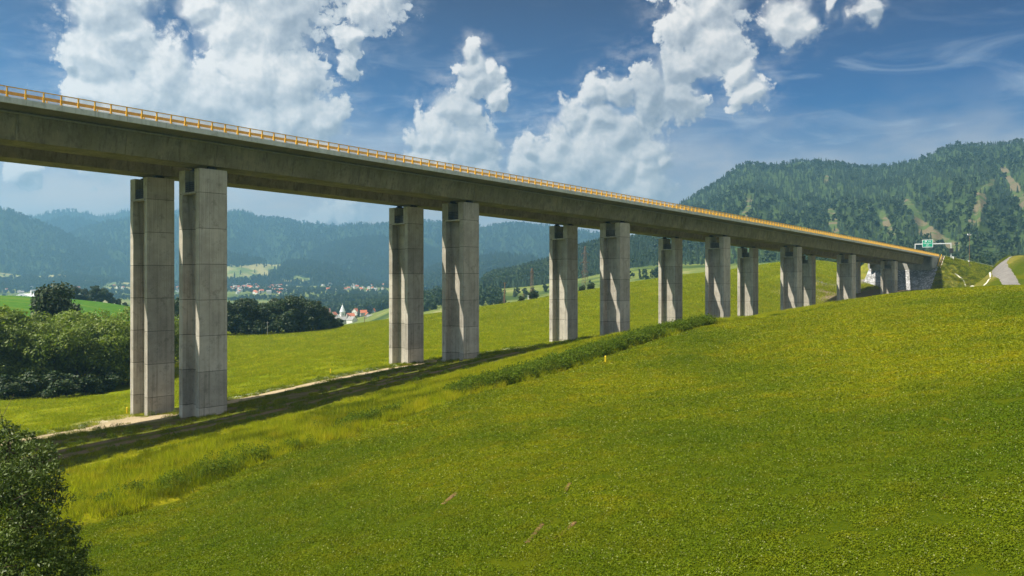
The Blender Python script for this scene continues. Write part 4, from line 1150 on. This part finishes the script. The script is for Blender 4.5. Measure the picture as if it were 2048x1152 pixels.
# far meadow
x, y = wedge(118000, 95, 470, 0.85)
s_q, L_q = SL(x, y); d_q = np.hypot(x, y)
keep = (L_q > 108) & ((x > -0.445 * y) | (y < 146)) & (RNG.random(len(x)) < 0.95 - d_q / 640)
x, y, d_q = x[keep], y[keep], d_q[keep]
scatter('meadow_grass', MG, x, y, ground_z(x, y), RNG.uniform(0.8, 1.3, len(x)) * np.clip(d_q / 130, 1, 2.2), lay=True)
# embankment tufts
n = 5200
s_r = RNG.uniform(350, 455, n); L_r = RNG.uniform(63, 88.5, n)
x, y, _ = W3(s_r, L_r, 0); z = np.maximum(emb_z(s_r, L_r), ground_z(x, y))
scatter('embankment_grass', [TG[0], TG[3], TG[4], WE[2]], x, y, z, RNG.uniform(0.8, 1.6, n))

# ---- trees of the hills
def conifer_mesh(seed, h=10.0, r=2.1):
    rg = np.random.default_rng(seed); v, f = [], []
    for q in range(6):
        z0 = h * (0.06 + 0.15 * q); z1 = min(h, z0 + h * 0.30); rr = r * (1 - q / 6.6); k = 7
        b = len(v); v.append((0, 0, z1))
        for j in range(k * 2):
            a = 2 * pi * j / (2 * k) + rg.uniform(-0.2, 0.2); q2 = rr * (1.0 if j % 2 else 0.62) * rg.uniform(0.8, 1.2)
            v.append((q2 * cos(a), q2 * sin(a), z0 - (0.25 if j % 2 else -0.1) * rr))
        for j in range(2 * k): f.append([b, b + 1 + j, b + 1 + (j + 1) % (2 * k)])
    return np_mesh('conifer', v, f, (M['needle'],))
def hill_leaf_mesh(seed, h=9.0, r=3.2):
    rg = np.random.default_rng(seed)
    l = make_lumps(rg, h, r, 0.5, 6, 8)
    c, nr = crown_points(l, 130, rg, 0.7)
    v, f = leaf_quads(c, nr, 1.9, 1.5, rg)
    return np_mesh('broadleaf', v, f, (M['leaf_hill'],))
CO = [proto('conifer', conifer_mesh(300 + i)) for i in range(3)]
BR = [proto('broadleaf', hill_leaf_mesh(310 + i)) for i in range(3)]
def forest(name, H, n, size, tmin=0.0, tmax=1.10, conif=0.6, cut=None, seed=0):
    x, y, z, t = hill_pts(H, n, tmax)
    k = (t >= tmin)
    if cut is not None: k &= ~cut(x, y, z)
    x, y, z = x[k], y[k], z[k]
    mix_ = fbm(x / 160, y / 160, 3, seed + 50) * 0.9 + RNG.normal(size=len(x)) * 0.25
    pick = np.where(mix_ < (conif - 0.5) * 1.6, RNG.integers(0, 3, len(x)), RNG.integers(3, 6, len(x)))
    return scatter(name, CO + BR, x, y, z - 0.4, size * RNG.uniform(0.6, 1.35, len(x)), pick=pick, tilt=0.03)
forest('right_hill_forest', HRd, 130000, 0.90, 0.015, 1.1, 0.62, lambda x, y, z: clearing(x, y, z) + RNG.normal(size=len(x)) * 0.25 > 0.55, 1)
forest('spur_forest', SPd, 13000, 0.92, 0.06, 1.1, 0.70, None, 2)
forest('left_hill_forest', LHd, 48000, 1.5, 0.02, 1.05, 0.55, None, 3)
forest('near_left_forest', NLd, 46000, 1.4, 0.02, 1.05, 0.55, None, 13)
forest('pale_hill_forest', PLd, 7000, 2.2, 0.1, 1.04, 0.6, None, 14)
forest('far_hill_forest', FHd, 9000, 2.4, 0.1, 1.04, 0.6, None, 4)
forest('inner_hill_forest', INd, 20000, 1.4, 0.02, 1.05, 0.55, None, 15)
forest('mid_hill_forest', MHd, 7500, 1.6, 0.0, 1.06, 0.7, lambda x, y, z: pasture(x, y, z, 'mid') & (RNG.random(len(x)) < 0.97), 5)
forest('side_hill_forest', SHd, 7000, 1.9, 0.0, 1.06, 0.6, None, 6)
forest('low_hill_forest', LWd, 9000, 1.3, 0.0, 1.05, 0.35, lambda x, y, z: pasture(x, y, z, 'low') & (RNG.random(len(x)) < 0.96), 7)
# valley woods: beyond the village and round the town
def valley_wood(name, px0, px1, d0, d1, n, size, seed, thr=0.45, conif=0.3, cell=90):
    D = np.sqrt(RNG.uniform(d0 * d0, d1 * d1, n)); px = RNG.uniform(px0, px1, n)
    x = (px - 1024) / FOC * D; y = D
    k = vnoise(x / cell, y / cell, seed) + 0.3 * vnoise(x / 25, y / 25, seed + 1) > thr + 0.15
    x, y = x[k], y[k]
    pick = np.where(RNG.random(len(x)) < conif, RNG.integers(0, 3, len(x)), RNG.integers(3, 6, len(x)))
    return scatter(name, CO + BR, x, y, ground_z(x, y) - 0.5, size * RNG.uniform(0.6, 1.3, len(x)), pick=pick)
valley_wood('village_wood', 560, 1010, 960, 1500, 5200, 1.25, 3, 0.38, 0.35)
valley_wood('valley_wood', -60, 1000, 1450, 2330, 9000, 0.85, 4, 0.50, 0.25, 110)
valley_wood('meadow_hedges', 840, 1010, 620, 860, 420, 0.8, 6, 0.55, 0.1, 60)
valley_wood('slope_bushes', 1020, 1340, 560, 760, 160, 0.7, 9, 0.62, 0.1, 40)
valley_wood('roadside_bushes', 1620, 2100, 560, 820, 2600, 0.9, 12, 0.30, 0.2, 60)
# ------------------------------------------------------------------ village, town, poles, signs
def house_meshes(key, w, d, h, rh, wall, roof, over=0.4):
    mb = MB()
    x, y = w / 2, d / 2
    v = [(-x,-y,-2),(x,-y,-2),(x,y,-2),(-x,y,-2),(-x,-y,h),(x,-y,h),(x,y,h),(-x,y,h),(-x,0,h+rh),(x,0,h+rh)]
    mb.add(v, [[0,1,5,4],[2,3,7,6],[1,2,6,9,5],[3,0,4,8,7]])
    wm = mb.mesh('walls', M[wall])
    rb = MB(); o = over; t = 0.22; dz = rh / y * o
    for sgn in (-1, 1):
        a = [(-x-o, sgn*(y+o), h-dz), (x+o, sgn*(y+o), h-dz), (x+o, 0, h+rh+0.02), (-x-o, 0, h+rh+0.02)]
        b = [(p[0], p[1], p[2]+t) for p in a]
        rb.add(a + b, [[0,1,2,3],[7,6,5,4],[0,4,5,1],[1,5,6,2],[2,6,7,3],[3,7,4,0]])
    rm = rb.mesh('roof', M[roof]); bm_fix(rm); bm_fix(wm)
    return wm, rm
HM = {
 'red': house_meshes('red', 11, 9, 4.5, 4.2, 'plaster', 'roofred'),
 'redgrey': house_meshes('redgrey', 10, 8, 3.6, 4.0, 'greyplaster', 'roofred'),
 'cream': house_meshes('cream', 11, 9, 3.8, 5.0, 'cream', 'roofbrown'),
 'brown': house_meshes('brown', 24, 12, 5.0, 6.5, 'plaster', 'roofbrown'),
 'white': house_meshes('white', 12, 10, 6.0, 5.0, 'plaster', 'roofgrey'),
 'barn': house_meshes('barn', 18, 10, 3.5, 4.2, 'greyplaster', 'roofgrey'),
 'town': house_meshes('town', 13, 10, 6.5, 4.5, 'plaster', 'roofred'),
 'townw': house_meshes('townw', 15, 11, 8.0, 4.0, 'plaster', 'roofgrey'),
 'block': house_meshes('block', 42, 12, 14.0, 0.8, 'plaster', 'roofgrey'),
}
pane = MB(); pane.box((-0.5, -0.05, 0), (0.5, 0.05, 1.3)); pane_me = pane.mesh('window', M['glass'])
chim = MB(); chim.box((-0.35, -0.35, 0), (0.35, 0.35, 1.8)); chim_me = chim.mesh('chimney', M['roofbrown'])
def house(key, px, py, D, rz, label, group, detail=True, sc=1.0, name='house'):
    w, r = HM[key]
    x, y, z = PX(px, py, D)
    sc = sc * 0.74; o = empty(name, (x, y, z), rz); o.scale = (sc, sc, sc)
    a = mobj('walls', w, o); b = mobj('roof', r, o)
    if detail:
        bb = np.array([v.co[:] for v in w.vertices]); hx, hy = bb[:, 0].max(), bb[:, 1].max(); hh = bb[:, 2].max()
        hw = sorted(bb[:, 2])[4]
        n = max(2, int(hx * 2 / 3.5))
        for q in range(n):
            xx = -hx + (q + 0.5) * 2 * hx / n
            p = bpy.data.objects.new('window', pane_me); COL.objects.link(p); p.parent = a; p.location = (xx, -hy - 0.03, 1.2)
        for yy in (-hy * 0.4, hy * 0.4):
            for sx in (-1, 1):
                p = bpy.data.objects.new('window', pane_me); COL.objects.link(p); p.parent = a; p.location = (sx * (hx + 0.03), yy, 1.6); p.rotation_euler = (0, 0, pi / 2)
        p = bpy.data.objects.new('chimney', chim_me); COL.objects.link(p); p.parent = b; p.location = (hx * 0.4, 0.8, hh - 0.7)
    return tag(o, label, 'house', group)
VG = 'village houses below the meadow'
for a in [('red',701,638,920,0.5,'red roofed house just right of the church spire'),('red',712,628,960,1.2,'red roofed house behind and above the others right of the church'),
          ('redgrey',727,630,955,0.3,'orange red roofed house in the middle of the village'),('redgrey',735,635,930,1.9,'small orange roofed house right of the village middle'),
          ('white',704,648,880,2.5,'white gabled house in front of the church'),('cream',736,648,880,0.9,'cream gabled house at the meadow edge'),
          ('brown',778,642,880,0.1,'long brown roofed house against the left edge of the second pier'),('red',762,640,905,0.2,'low red roofed house beside the long brown roof'),
          ('red',750,628,970,1.0,'red roofed house high behind the village trees'),('barn',680,644,890,0.2,'grey roofed barn left of the white gabled house'),
          ('redgrey',668,634,940,1.3,'small house half hidden by trees left of the church'),('cream',653,628,960,0.4,'small cream house among trees left of the church'),
          ('barn',746,640,910,0.1,'grey roofed shed in the middle of the village'),('redgrey',763,650,860,0.2,'low orange roofed shed at the meadow edge below the brown roof'),
          ('barn',872,636,900,0.2,'grey roofed barn between the second pair of piers'),('barn',884,633,930,0.6,'farther grey roof between the second pair of piers')]:
    house(*a[:5], a[5], VG)
# church
cx, cy, cz = PX(685, 647, 915)
ch = empty('church', (cx, cy, cz), 0.5); ch.scale = (0.78, 0.78, 0.78)
m_ = MB(); m_.box((-3, -3, -2), (3, 3, 16)); m_.box((-3.15, -3.15, 15.6), (3.15, 3.15, 16.3)); tw = m_.build('tower', M['plaster'], ch)
m_ = MB(); m_.bar((0, 0, 16.3), (0, 0, 27), 4.2, 0.12, 8); m_.build('spire', M['tin'], ch)
m_ = MB(); m_.bar((0, 0, 26.9), (0, 0, 29), 0.12, 0.08, 4); m_.box((-0.5, -0.07, 28.1), (0.5, 0.07, 28.3)); m_.build('cross', M['tin'], ch)
for sx, sy, r_ in ((0, -3.05, 0), (3.05, 0, pi / 2), (0, 3.05, 0), (-3.05, 0, pi / 2)):
    p = bpy.data.objects.new('window', pane_me); COL.objects.link(p); p.parent = tw; p.location = (sx, sy, 12.2); p.rotation_euler = (0, 0, r_); p.scale = (1, 1, 1.5)
wm, rm = house_meshes('nave', 20, 9, 7, 6, 'plaster', 'tin')
nv = mobj('nave', wm, ch, (-8, -6.5, 0), 1.1); mobj('nave_roof', rm, nv)
tag(ch, 'white village church with a pale pointed spire', 'church')
# the town deep in the valley, small with distance
TG_ = 'houses of the distant town'
rg = np.random.default_rng(77)
spots = []
for i in range(60): spots.append((rg.uniform(462, 575), rg.uniform(573, 590)))
for i in range(26): spots.append((rg.uniform(640, 770), rg.uniform(570, 587)))
for i in range(34): spots.append((rg.uniform(5, 250), rg.uniform(565, 592)))
for i in range(8): spots.append((rg.uniform(350, 364), rg.uniform(572, 590)))
for px, py in spots:
    D = float(np.interp(py, [566, 572, 592], [2300, 2250, 1650]))
    key = ['town', 'town', 'townw', 'town', 'townw'][rg.integers(5)]
    x, y = at_px(px, D); o = empty('house', (x, y, gz(x, y) + 0.5), rg.uniform(0, 3)); s = rg.uniform(0.42, 0.68); o.scale = (s, s, s)
    w, r = HM[key]; mobj('walls', w, o); mobj('roof', r, o)
    red = key == 'town'
    place = 'left of the leftmost pier' if px < 260 else ('between the leftmost piers' if px < 370 else ('right of the near left pier' if px < 600 else 'on the valley side above the church'))
    tag(o, 'tiny white %s roofed town house far off %s' % ('red' if red else 'grey', place), 'house', TG_ + ', %s, %s roofs' % (place, 'red' if red else 'grey'))
for i, (px, py, D, rz, lb) in enumerate([(150,580,2050,0.1,'long pale apartment block above the crest trees'),(170,579,2100,0.05,'second pale apartment block above the crest trees'),(240,577,2100,1.2,'tall pale block beside the far left pier'),(30,588,1850,0.2,'low pale block at the left edge of the town'),(356,594,1650,0.3,'grey block between the leftmost piers')]):
    x, y = at_px(px, D); o = empty('apartment_block', (x, y, HOR - HOR + (HOR - py) / FOC * D - 2), rz); o.scale = (0.5, 0.5, 0.5); w, r = HM['block']; mobj('walls', w, o); mobj('roof', r, o); tag(o, lb, 'building')
# round roofed hall
hx_, hy_, hz_ = PX(60, 597, 1500); hl = empty('sports_hall', (hx_, hy_, hz_), -0.25)
m_ = MB(); pr_ = [(-17 + 34 * q / 12, 4.0 + 5.0 * sin(pi * q / 12)) for q in range(13)]
n_ = len(pr_); v_ = [(x, -18, z) for x, z in pr_] + [(x, 18, z) for x, z in pr_]
m_.add(v_, [[q, q + 1, n_ + q + 1, n_ + q] for q in range(n_ - 1)] + [list(range(n_)), list(range(2 * n_ - 1, n_ - 1, -1))]); m_.build('roof', M['white'], hl)
m_ = MB(); m_.box((-16.7, -17.7, -3), (16.7, 17.7, 3.99)); m_.build('walls', M['greyplaster'], hl)
tag(hl, 'white hall with a rounded roof beyond the green crest', 'building')

# ---- poles and masts on the meadow
def pole_at(px, D): x, y = at_px(px, D); return x, y, gz(x, y)
x, y, z = pole_at(1009, 322); o = empty('utility_pole', (x, y, z)); m_ = MB(); m_.bar((0, 0, -1), (0.15, 0, 8.6), 0.27, 0.2, 8); m_.build('pole', M['wood'], o)
m_ = MB(); m_.bar((-0.75, 0, -0.6), (0.1, 0, 6.6), 0.13, 0.11, 6); m_.build('brace', M['wood'], o); m_ = MB(); m_.box((-0.5, -0.1, 8.3), (0.8, 0.1, 8.55)); m_.build('crossarm', M['wood'], o)
tag(o, 'thick brown wooden pole standing on the far meadow', 'pole')
x, y, z = pole_at(1047, 420); o = empty('utility_pole', (x, y, PX(0, 607, 420)[2])); m_ = MB(); m_.bar((0, 0, -6), (0, 0, 5.2), 0.17, 0.12, 6); m_.build('pole', M['wood'], o)
m_ = MB(); m_.box((-1.1, -0.1, 4.5), (1.1, 0.1, 4.75)); m_.box((-0.8, -0.1, 3.6), (0.8, 0.1, 3.85)); m_.build('crossarm', M['wood'], o)
tag(o, 'small wooden pole with a crossarm left of the lattice mast', 'pole')
def lattice(px, py0, py1, D, wb, wt, arms, label, name):
    x, y, z = PX(px, py0, D); h = (py0 - py1) / FOC * D
    o = empty(name, (x, y, z), 0.5)
    c = lambda k, t: ((wb + (wt - wb) * t) * (1 if k in (1, 2) else -1), (wb + (wt - wb) * t) * (1 if k in (2, 3) else -1), h * t)
    for k in range(4): m_ = MB(); m_.bar(c(k, -0.15), c(k, 1), 0.065, 0.05, 4); m_.build('leg', M['rust'], o)
    m_ = MB(); n = 11
    for q in range(n):
        for k in range(4):
            k2 = (k + 1) % 4
            m_.bar(c(k, q / n), c(k2, (q + 1) / n), 0.028, 0.028, 4); m_.bar(c(k2, q / n), c(k, (q + 1) / n), 0.028, 0.028, 4); m_.bar(c(k, q / n), c(k2, q / n), 0.028, 0.028, 4)
    tag(m_.build('lattice_bracing', M['rust'], o), kind='stuff')
    for t, l in arms:
        m_ = MB()
        for sg in (-1, 1):
            m_.bar((0, 0, h * t), (sg * l, 0, h * t + 0.1), 0.10, 0.06, 4); m_.bar((0, 0, h * t + 0.9), (sg * l, 0, h * t + 0.1), 0.07, 0.05, 4); m_.bar((sg * l, 0, h * t), (sg * l, 0, h * t - 0.8), 0.08, 0.08, 5)
        m_.build('crossarm', M['rust'], o)
    return tag(o, label, 'pylon', 'lattice towers beyond the meadow')
lattice(1064, 606, 536, 345, 0.75, 0.28, [(0.9, 0.7), (0.72, 0.7)], 'slim rusty lattice mast rising behind the round bushes', 'lattice_mast')
lattice(1170, 592, 492, 372, 1.25, 0.25, [(0.84, 1.9), (0.66, 2.5), (0.48, 2.0)], 'wide lattice pylon with three crossarms between the third piers', 'lattice_pylon')
x, y, z = pole_at(535, 258); o = empty('utility_pole', (x, y, z)); m_ = MB(); m_.bar((0, 0, -0.8), (0, 0, 4.6), 0.085, 0.07, 6); m_.build('pole', M['galv'], o); m_ = MB(); m_.box((-0.4, -0.05, 4.2), (0.4, 0.05, 4.3)); m_.build('crossarm', M['galv'], o)
tag(o, 'thin pale pole before the dark wood', 'pole')
x, y, z = pole_at(729, 300); o = empty('utility_pole', (x, y, z)); m_ = MB(); m_.bar((0, 0, -0.8), (0, 0, 3.6), 0.10, 0.08, 6); m_.build('pole', M['wood'], o); m_ = MB(); m_.box((-0.4, -0.08, 3.3), (0.4, 0.08, 3.42)); m_.build('crossarm', M['wood'], o)
tag(o, 'thin dark pole on the meadow below the village', 'pole')
x, y, z = pole_at(1057, 338); o = empty('marker_post', (x, y, z)); m_ = MB(); m_.box((-0.3, -0.3, -0.5), (0.3, 0.3, 2.2)); m_.box((-0.36, -0.36, 2.2), (0.36, 0.36, 2.4)); m_.build('post', M['white'], o); tag(o, 'small white cabinet just left of the lattice mast', 'cabinet')
# yellow marker posts
M['markeryellow'] = flat_mat('marker_yellow', (0.80, 0.58, 0.02), 0.5, 0.1)
def marker(s, L, h, w, label, mat='markeryellow'):
    x, y, _ = W3(s, L, 0); o = empty('marker_post', (x, y, gz(x, y)), RZ)
    m_ = MB(); m_.bar((0, 0, -0.5), (0, 0, h), w, w, 8); m_.build('post', M[mat], o)
    m_ = MB(); m_.bar((0, 0, h), (0, 0, h + w * 0.9), w * 1.25, w * 0.7, 8); m_.build('cap', M[mat], o)
    return tag(o, label, 'marker post', 'marker posts along the viaduct')
def sl_of(px, py, D):
    x, y, z = PX(px, py, D); return SL(x, y)
s, L = sl_of(1742, 597, 182); marker(s, L, 1.15, 0.17, 'stout yellow post at the crest below the sixth pier')
s, L = sl_of(1748, 590, 215); marker(s, L, 1.1, 0.08, 'thin white post beside the stout yellow post', 'white')
s, L = sl_of(1211, 721, 96); marker(s, L, 0.75, 0.09, 'yellow post standing among the weeds on the verge')
s, L = sl_of(254, 800, 112); marker(s, L, 0.85, 0.10, 'yellow post just left of the leftmost pier')
s, L = sl_of(661, 743, 135); marker(s, L, 0.8, 0.09, 'yellow post by the track between the first and second piers')

# ---- gantry with the direction sign
g0 = W3(375, 94, prof(375)); ga = empty('sign_gantry', g0, RZ)
def gl(s, L, z): return (s - 375, L - 94, z)
for L in (86.9, 100.6):
    m_ = MB(); m_.box((-0.16, L - 94 - 0.16, -2.0), (0.16, L - 94 + 0.16, 5.55)); m_.build('post', M['lightgrey'], ga)
m_ = MB(); m_.box((-0.15, 86.9 - 94 - 0.16, 5.55), (0.15, 100.6 - 94 + 0.16, 5.95)); m_.build('beam', M['lightgrey'], ga)
Ls, ws, hs = 95.7, 4.1, 3.1
m_ = MB(); m_.box((-0.30, Ls - 94 - ws / 2, 4.35), (-0.20, Ls - 94 + ws / 2, 4.35 + hs)); bd = m_.build('sign_board', M['white'], ga)
m_ = MB(); m_.box((-0.315, Ls - 94 - ws / 2 + 0.14, 4.49), (-0.301, Ls - 94 + ws / 2 - 0.14, 4.35 + hs - 0.14)); m_.build('sign_face', M['signgreen'], bd)
def stxt(t, size, dL, z, nm='lettering'):
    cu = bpy.data.curves.new('lettering', 'FONT'); cu.body = t; cu.size = size; cu.align_x = 'CENTER'; cu.align_y = 'CENTER'; cu.extrude = 0.004
    t_ = bpy.data.objects.new('lettering_source', cu); COL.objects.link(t_); bpy.context.view_layer.update()
    me = bpy.data.meshes.new_from_object(t_.evaluated_get(bpy.context.evaluated_depsgraph_get()))
    bpy.data.objects.remove(t_); me.materials.clear(); me.materials.append(M['white'])
    o = mobj(nm, me, bd); o.location = (-0.325, Ls - 94 + dL, z); o.rotation_euler = (pi / 2, 0, -pi / 2)
    return o
m_ = MB()   # diagonal exit arrow and the exit pictogram
def qd(a, b, w):
    (y0, z0), (y1, z1) = a, b; dy, dz = y1 - y0, z1 - z0; l = math.hypot(dy, dz); ny, nz = -dz / l * w, dy / l * w
    m_.add([(-0.322, Ls - 94 + y0 + ny, z0 + nz), (-0.322, Ls - 94 + y0 - ny, z0 - nz), (-0.322, Ls - 94 + y1 - ny, z1 - nz), (-0.322, Ls - 94 + y1 + ny, z1 + nz)], [[0, 1, 2, 3]])
qd((0.85, 6.45), (0.45, 6.95), 0.10); qd((0.45, 7.10), (0.95, 7.10), 0.07); qd((0.38, 7.1), (0.30, 6.65), 0.07); qd((1.15, 6.5), (1.0, 6.75), 0.07)
o = m_.build('exit_arrow', M['white'], bd)
stxt('418', 0.62, -0.75, 6.75); stxt('Ružomberok', 0.60, 0, 6.02); stxt('sever', 0.52, 0, 5.48); stxt('1000 m', 0.50, 0, 4.88)
for L, z0_, z1_, nm in ((86.7, 1.7, 3.7, 'matrix_sign'), (100.9, 2.2, 3.5, 'matrix_sign')):
    m_ = MB(); m_.box((-0.48, L - 94 - 0.75, z0_), (-0.18, L - 94 + 0.75, z1_)); m_.build(nm, M['black'], ga)
tag(ga, 'pale portal gantry carrying a green exit sign over the motorway', 'gantry')
# cabinet by the gantry, roadside mast, small plate above the railing
x, y, z = PX(1906, 519, 345); o = empty('control_cabinet', (x, y, z), RZ); m_ = MB(); m_.box((-0.4, -0.35, -1.2), (0.4, 0.35, 1.25)); m_.build('body', M['white'], o); m_ = MB(); m_.box((-0.46, -0.41, 1.25), (0.46, 0.41, 1.35)); m_.build('lid', M['lightgrey'], o)
tag(o, 'tall white control cabinet right of the gantry post', 'cabinet')
s_m, L_m = 402.0, 81.0
x, y, _ = W3(s_m, L_m, 0); D_m = y; x = (1939 - 1024) / FOC * 352; y = 352.0
s_m, L_m = SL(x, y); zb = max(gz(x, y), float(emb_z(np.array(s_m), np.array(L_m))))
o = empty('weather_mast', (x, y, zb)); zt_ = (HOR - 470) / FOC * 352 - zb
m_ = MB(); m_.bar((0, 0, -0.5), (0, 0, zt_), 0.16, 0.09, 8); m_.build('pole', M['wood'], o)
m_ = MB(); m_.box((-0.4, -0.4, -0.5), (0.4, 0.4, 0.5)); m_.build('base', M['white'], o)
m_ = MB(); m_.box((-0.5, -0.2, 2.6), (-0.1, 0.2, 3.2)); m_.build('cabinet', M['white'], o)
m_ = MB(); m_.bar((-0.7, 0, zt_), (0.7, 0, zt_), 0.06, 0.06, 6); m_.bar((-0.7, 0, zt_), (-0.7, 0, zt_ + 0.55), 0.22, 0.14, 8); m_.bar((0.6, 0, zt_), (0.6, 0, zt_ + 0.25), 0.12, 0.16, 8); m_.bar((0.05, 0, zt_), (0.05, 0, zt_ + 0.9), 0.04, 0.02, 6); m_.build('instruments', M['white'], o)
tag(o, 'tall thin weather mast on the embankment shoulder right of the gantry', 'mast')
sp_ = 178.0; pz_ = prof(sp_)
o = empty('road_sign', W3(sp_, 100.3, pz_ - 0.2), RZ); m_ = MB(); m_.bar((0, 0, 0), (0, 0, 2.7), 0.04, 0.04, 6); m_.build('post', M['lightgrey'], o); m_ = MB(); m_.box((-0.06, -0.36, 1.95), (-0.042, 0.36, 2.65)); m_.build('plate', M['white'], o)
tag(o, 'small white plate showing above the railing in mid bridge', 'sign')
# guard rail on the embankment shoulder
gr_ = empty('guard_rail', W3(371, 88.9, prof(371)), RZ); m_ = MB(); n_g = 26
for q in range(n_g):
    s0 = 371 + q * 4; s1 = s0 + 4
    m_.add([(s0 - 371, 0, prof(s0) - prof(371) + 0.45), (s1 - 371, 0, prof(s1) - prof(371) + 0.45), (s1 - 371, 0, prof(s1) - prof(371) + 0.78), (s0 - 371, 0, prof(s0) - prof(371) + 0.78)], [[0, 1, 2, 3]])
m_.build('beam', M['lightgrey'], gr_)
for q in range(n_g):
    s0 = 371 + q * 4; p_ = MB(); p_.box((s0 - 371 - 0.05, 0.02, prof(s0) - prof(371) - 0.4), (s0 - 371 + 0.05, 0.12, prof(s0) - prof(371) + 0.75)); p_.build('post', M['galv'], gr_)
tag(gr_, 'grey steel guard rail on the embankment shoulder past the bridge end', 'guard rail')
# draped strips: road on the embankment, gravel track, drainage channels
def strip(name, pts, w, mat, lift, zf=None, n=60, thick=0.0):
    pts = np.array(pts, float)
    d = np.concatenate([[0], np.cumsum(np.linalg.norm(np.diff(pts, axis=0), axis=1))])
    tt = np.linspace(0, d[-1], n)
    p = np.stack([np.interp(tt, d, pts[:, 0]), np.interp(tt, d, pts[:, 1])], 1)
    for _ in range(3): p[1:-1] = (p[:-2] + 2 * p[1:-1] + p[2:]) / 4
    tg = np.gradient(p, axis=0); tg /= np.linalg.norm(tg, axis=1, keepdims=True); nn = np.stack([-tg[:, 1], tg[:, 0]], 1)
    k = 7; offs = np.linspace(-1, 1, k)
    wv = w if np.ndim(w) else np.full(n, w); 
    if np.ndim(w): wv = np.interp(tt, d, np.asarray(w, float))
    jit = 1 + (0.10 * fbm(tt / 3, tt * 0 + 3, 2, 5) if w is not None and np.mean(wv) > 2 else 0)
    q = p[:, None, :] + nn[:, None, :] * (offs[None, :, None] * (wv * jit)[:, None, None] / 2)
    zz = zf(q[..., 0], q[..., 1]) + lift - 0.25 * (np.abs(offs) > 0.99)[None, :]
    v = np.concatenate([q, zz[..., None]], -1).reshape(-1, 3)
    a, b = np.meshgrid(np.arange(n - 1), np.arange(k - 1), indexing='ij')
    f = np.stack([a * k + b, a * k + b + 1, (a + 1) * k + b + 1, (a + 1) * k + b], -1).reshape(-1, 4)
    me = np_mesh(name, v, f, (M[mat],), True); bm_fix(me)
    return mobj(name, me)
def zboth(x, y):
    s, L = SL(x, y); return np.maximum(ground_z(x, y), np.where((s > 338) & (s < 470), emb_z(s, L), -99))
mgv, Tg, Bg = new_mat('track_gravel', 0.95, 0.1)
gg = Tg.new('ShaderNodeNewGeometry'); n1g = Tg.noise(gg.outputs['Position'], 0.5, 5.0, 0.65); n2g = Tg.noise(gg.outputs['Position'], 6.0, 3.0, 0.7)
cg_ = Tg.mix(Tg.ss(n1g, 0.35, 0.65), (0.125, 0.117, 0.108), (0.180, 0.169, 0.157)); cg_ = Tg.mix(Tg.m('MULTIPLY', Tg.ss(n2g, 0.4, 0.7), 0.4), cg_, (0.20, 0.19, 0.175))
Tg.l.new(cg_, Bg.inputs['Base Color']); bump(Tg, Bg, n2g, 0.6, 0.05); M['gravel'] = mgv
def pxy(px, D): return at_px(px, D)
gt = strip('gravel_track', [pxy(2030, 222), pxy(2021, 235), pxy(2015, 255), pxy(2004, 275), pxy(1998, 290), pxy(2001, 305), pxy(2018, 320), pxy(2048, 340), pxy(2090, 352), pxy(2160, 365)], [4.6, 4.7, 5.2, 5.4, 5.4, 5.4, 5.2, 5.0, 5, 5], 'gravel', 0.14, ground_z); tag(gt, kind='structure')
ra = strip('road_surface', [W3(s, 95.4, 0)[:2] for s in np.arange(369.6, 470, 5)], 10.2, 'asphalt', 0.16, zboth); tag(ra, kind='structure')
def emb_pt(px, py, D0=290):
    """point of the embankment face on a given line of sight, found once and kept as a place in the world"""
    for D in np.arange(D0, 440, 0.5):
        x, y, z = PX(px, py, D); s, L = SL(x, y)
        if zboth(np.array([x]), np.array([y]))[0] >= z: return (x, y)
    return (x, y)
M['soil'] = flat_mat('bare_soil', (0.110, 0.066, 0.018), 0.95, 0.6, 9.0)
d1 = strip('drain_channel', [emb_pt(1910, 549), emb_pt(1930, 562.5), emb_pt(1951, 577)], 0.5, 'drain', 0.18, zboth, 30)
tag(d1, 'straight pale concrete gutter running down the embankment face', 'drain channel', None, 'thing')
d2 = strip('drain_channel', [emb_pt(x_p, y_p, 200) for x_p, y_p in ((1955,534),(1963,538),(1973,545),(1981,554),(1977,560),(1973,567),(1967,572))], 0.5, 'drain', 0.16, zboth, 50)
tag(d2, 'curved pale concrete gutter between embankment and gravel track', 'drain channel', None, 'thing')
# access road and bare cutting seen under the last spans
tk2 = strip('access_track', [pxy(1600, 330), pxy(1650, 318), pxy(1690, 325), pxy(1730, 345)], 3.5, 'gravel', 0.15, zboth); tag(tk2, kind='structure')

# bare scars in the mown field
for a_, b_, w_ in (((884, 1012), (913, 989), 0.45), ((1054, 1088), (1086, 1050), 0.40), ((1112, 1084), (1150, 1046), 0.35), ((1130, 985), (1140, 967), 0.35)):
    bs = strip('bare_soil', [emb_pt(a_[0], a_[1], 20), emb_pt(b_[0], b_[1], 20)], w_ * 0.8, 'soil', 0.045, ground_z, 14); tag(bs, kind='structure')
# ------------------------------------------------------------------ the air
hz = MB(); hz.box((-6750, -6750, -62.5), (6750, 6750, 500.0))
mz = bpy.data.materials.new('haze'); mz.use_nodes = True
Tz = NT(mz.node_tree); Tz.n.clear()
pv = Tz.new('ShaderNodeVolumePrincipled'); oz = Tz.new('ShaderNodeOutputMaterial')
pv.inputs['Color'].default_value = (0.26, 0.53, 0.80, 1)
pv.inputs['Density'].default_value = 0.00023
pv.inputs['Anisotropy'].default_value = 0.5
Tz.l.new(pv.outputs[0], oz.inputs['Volume'])
tag(hz.build('haze', mz), kind='stuff')
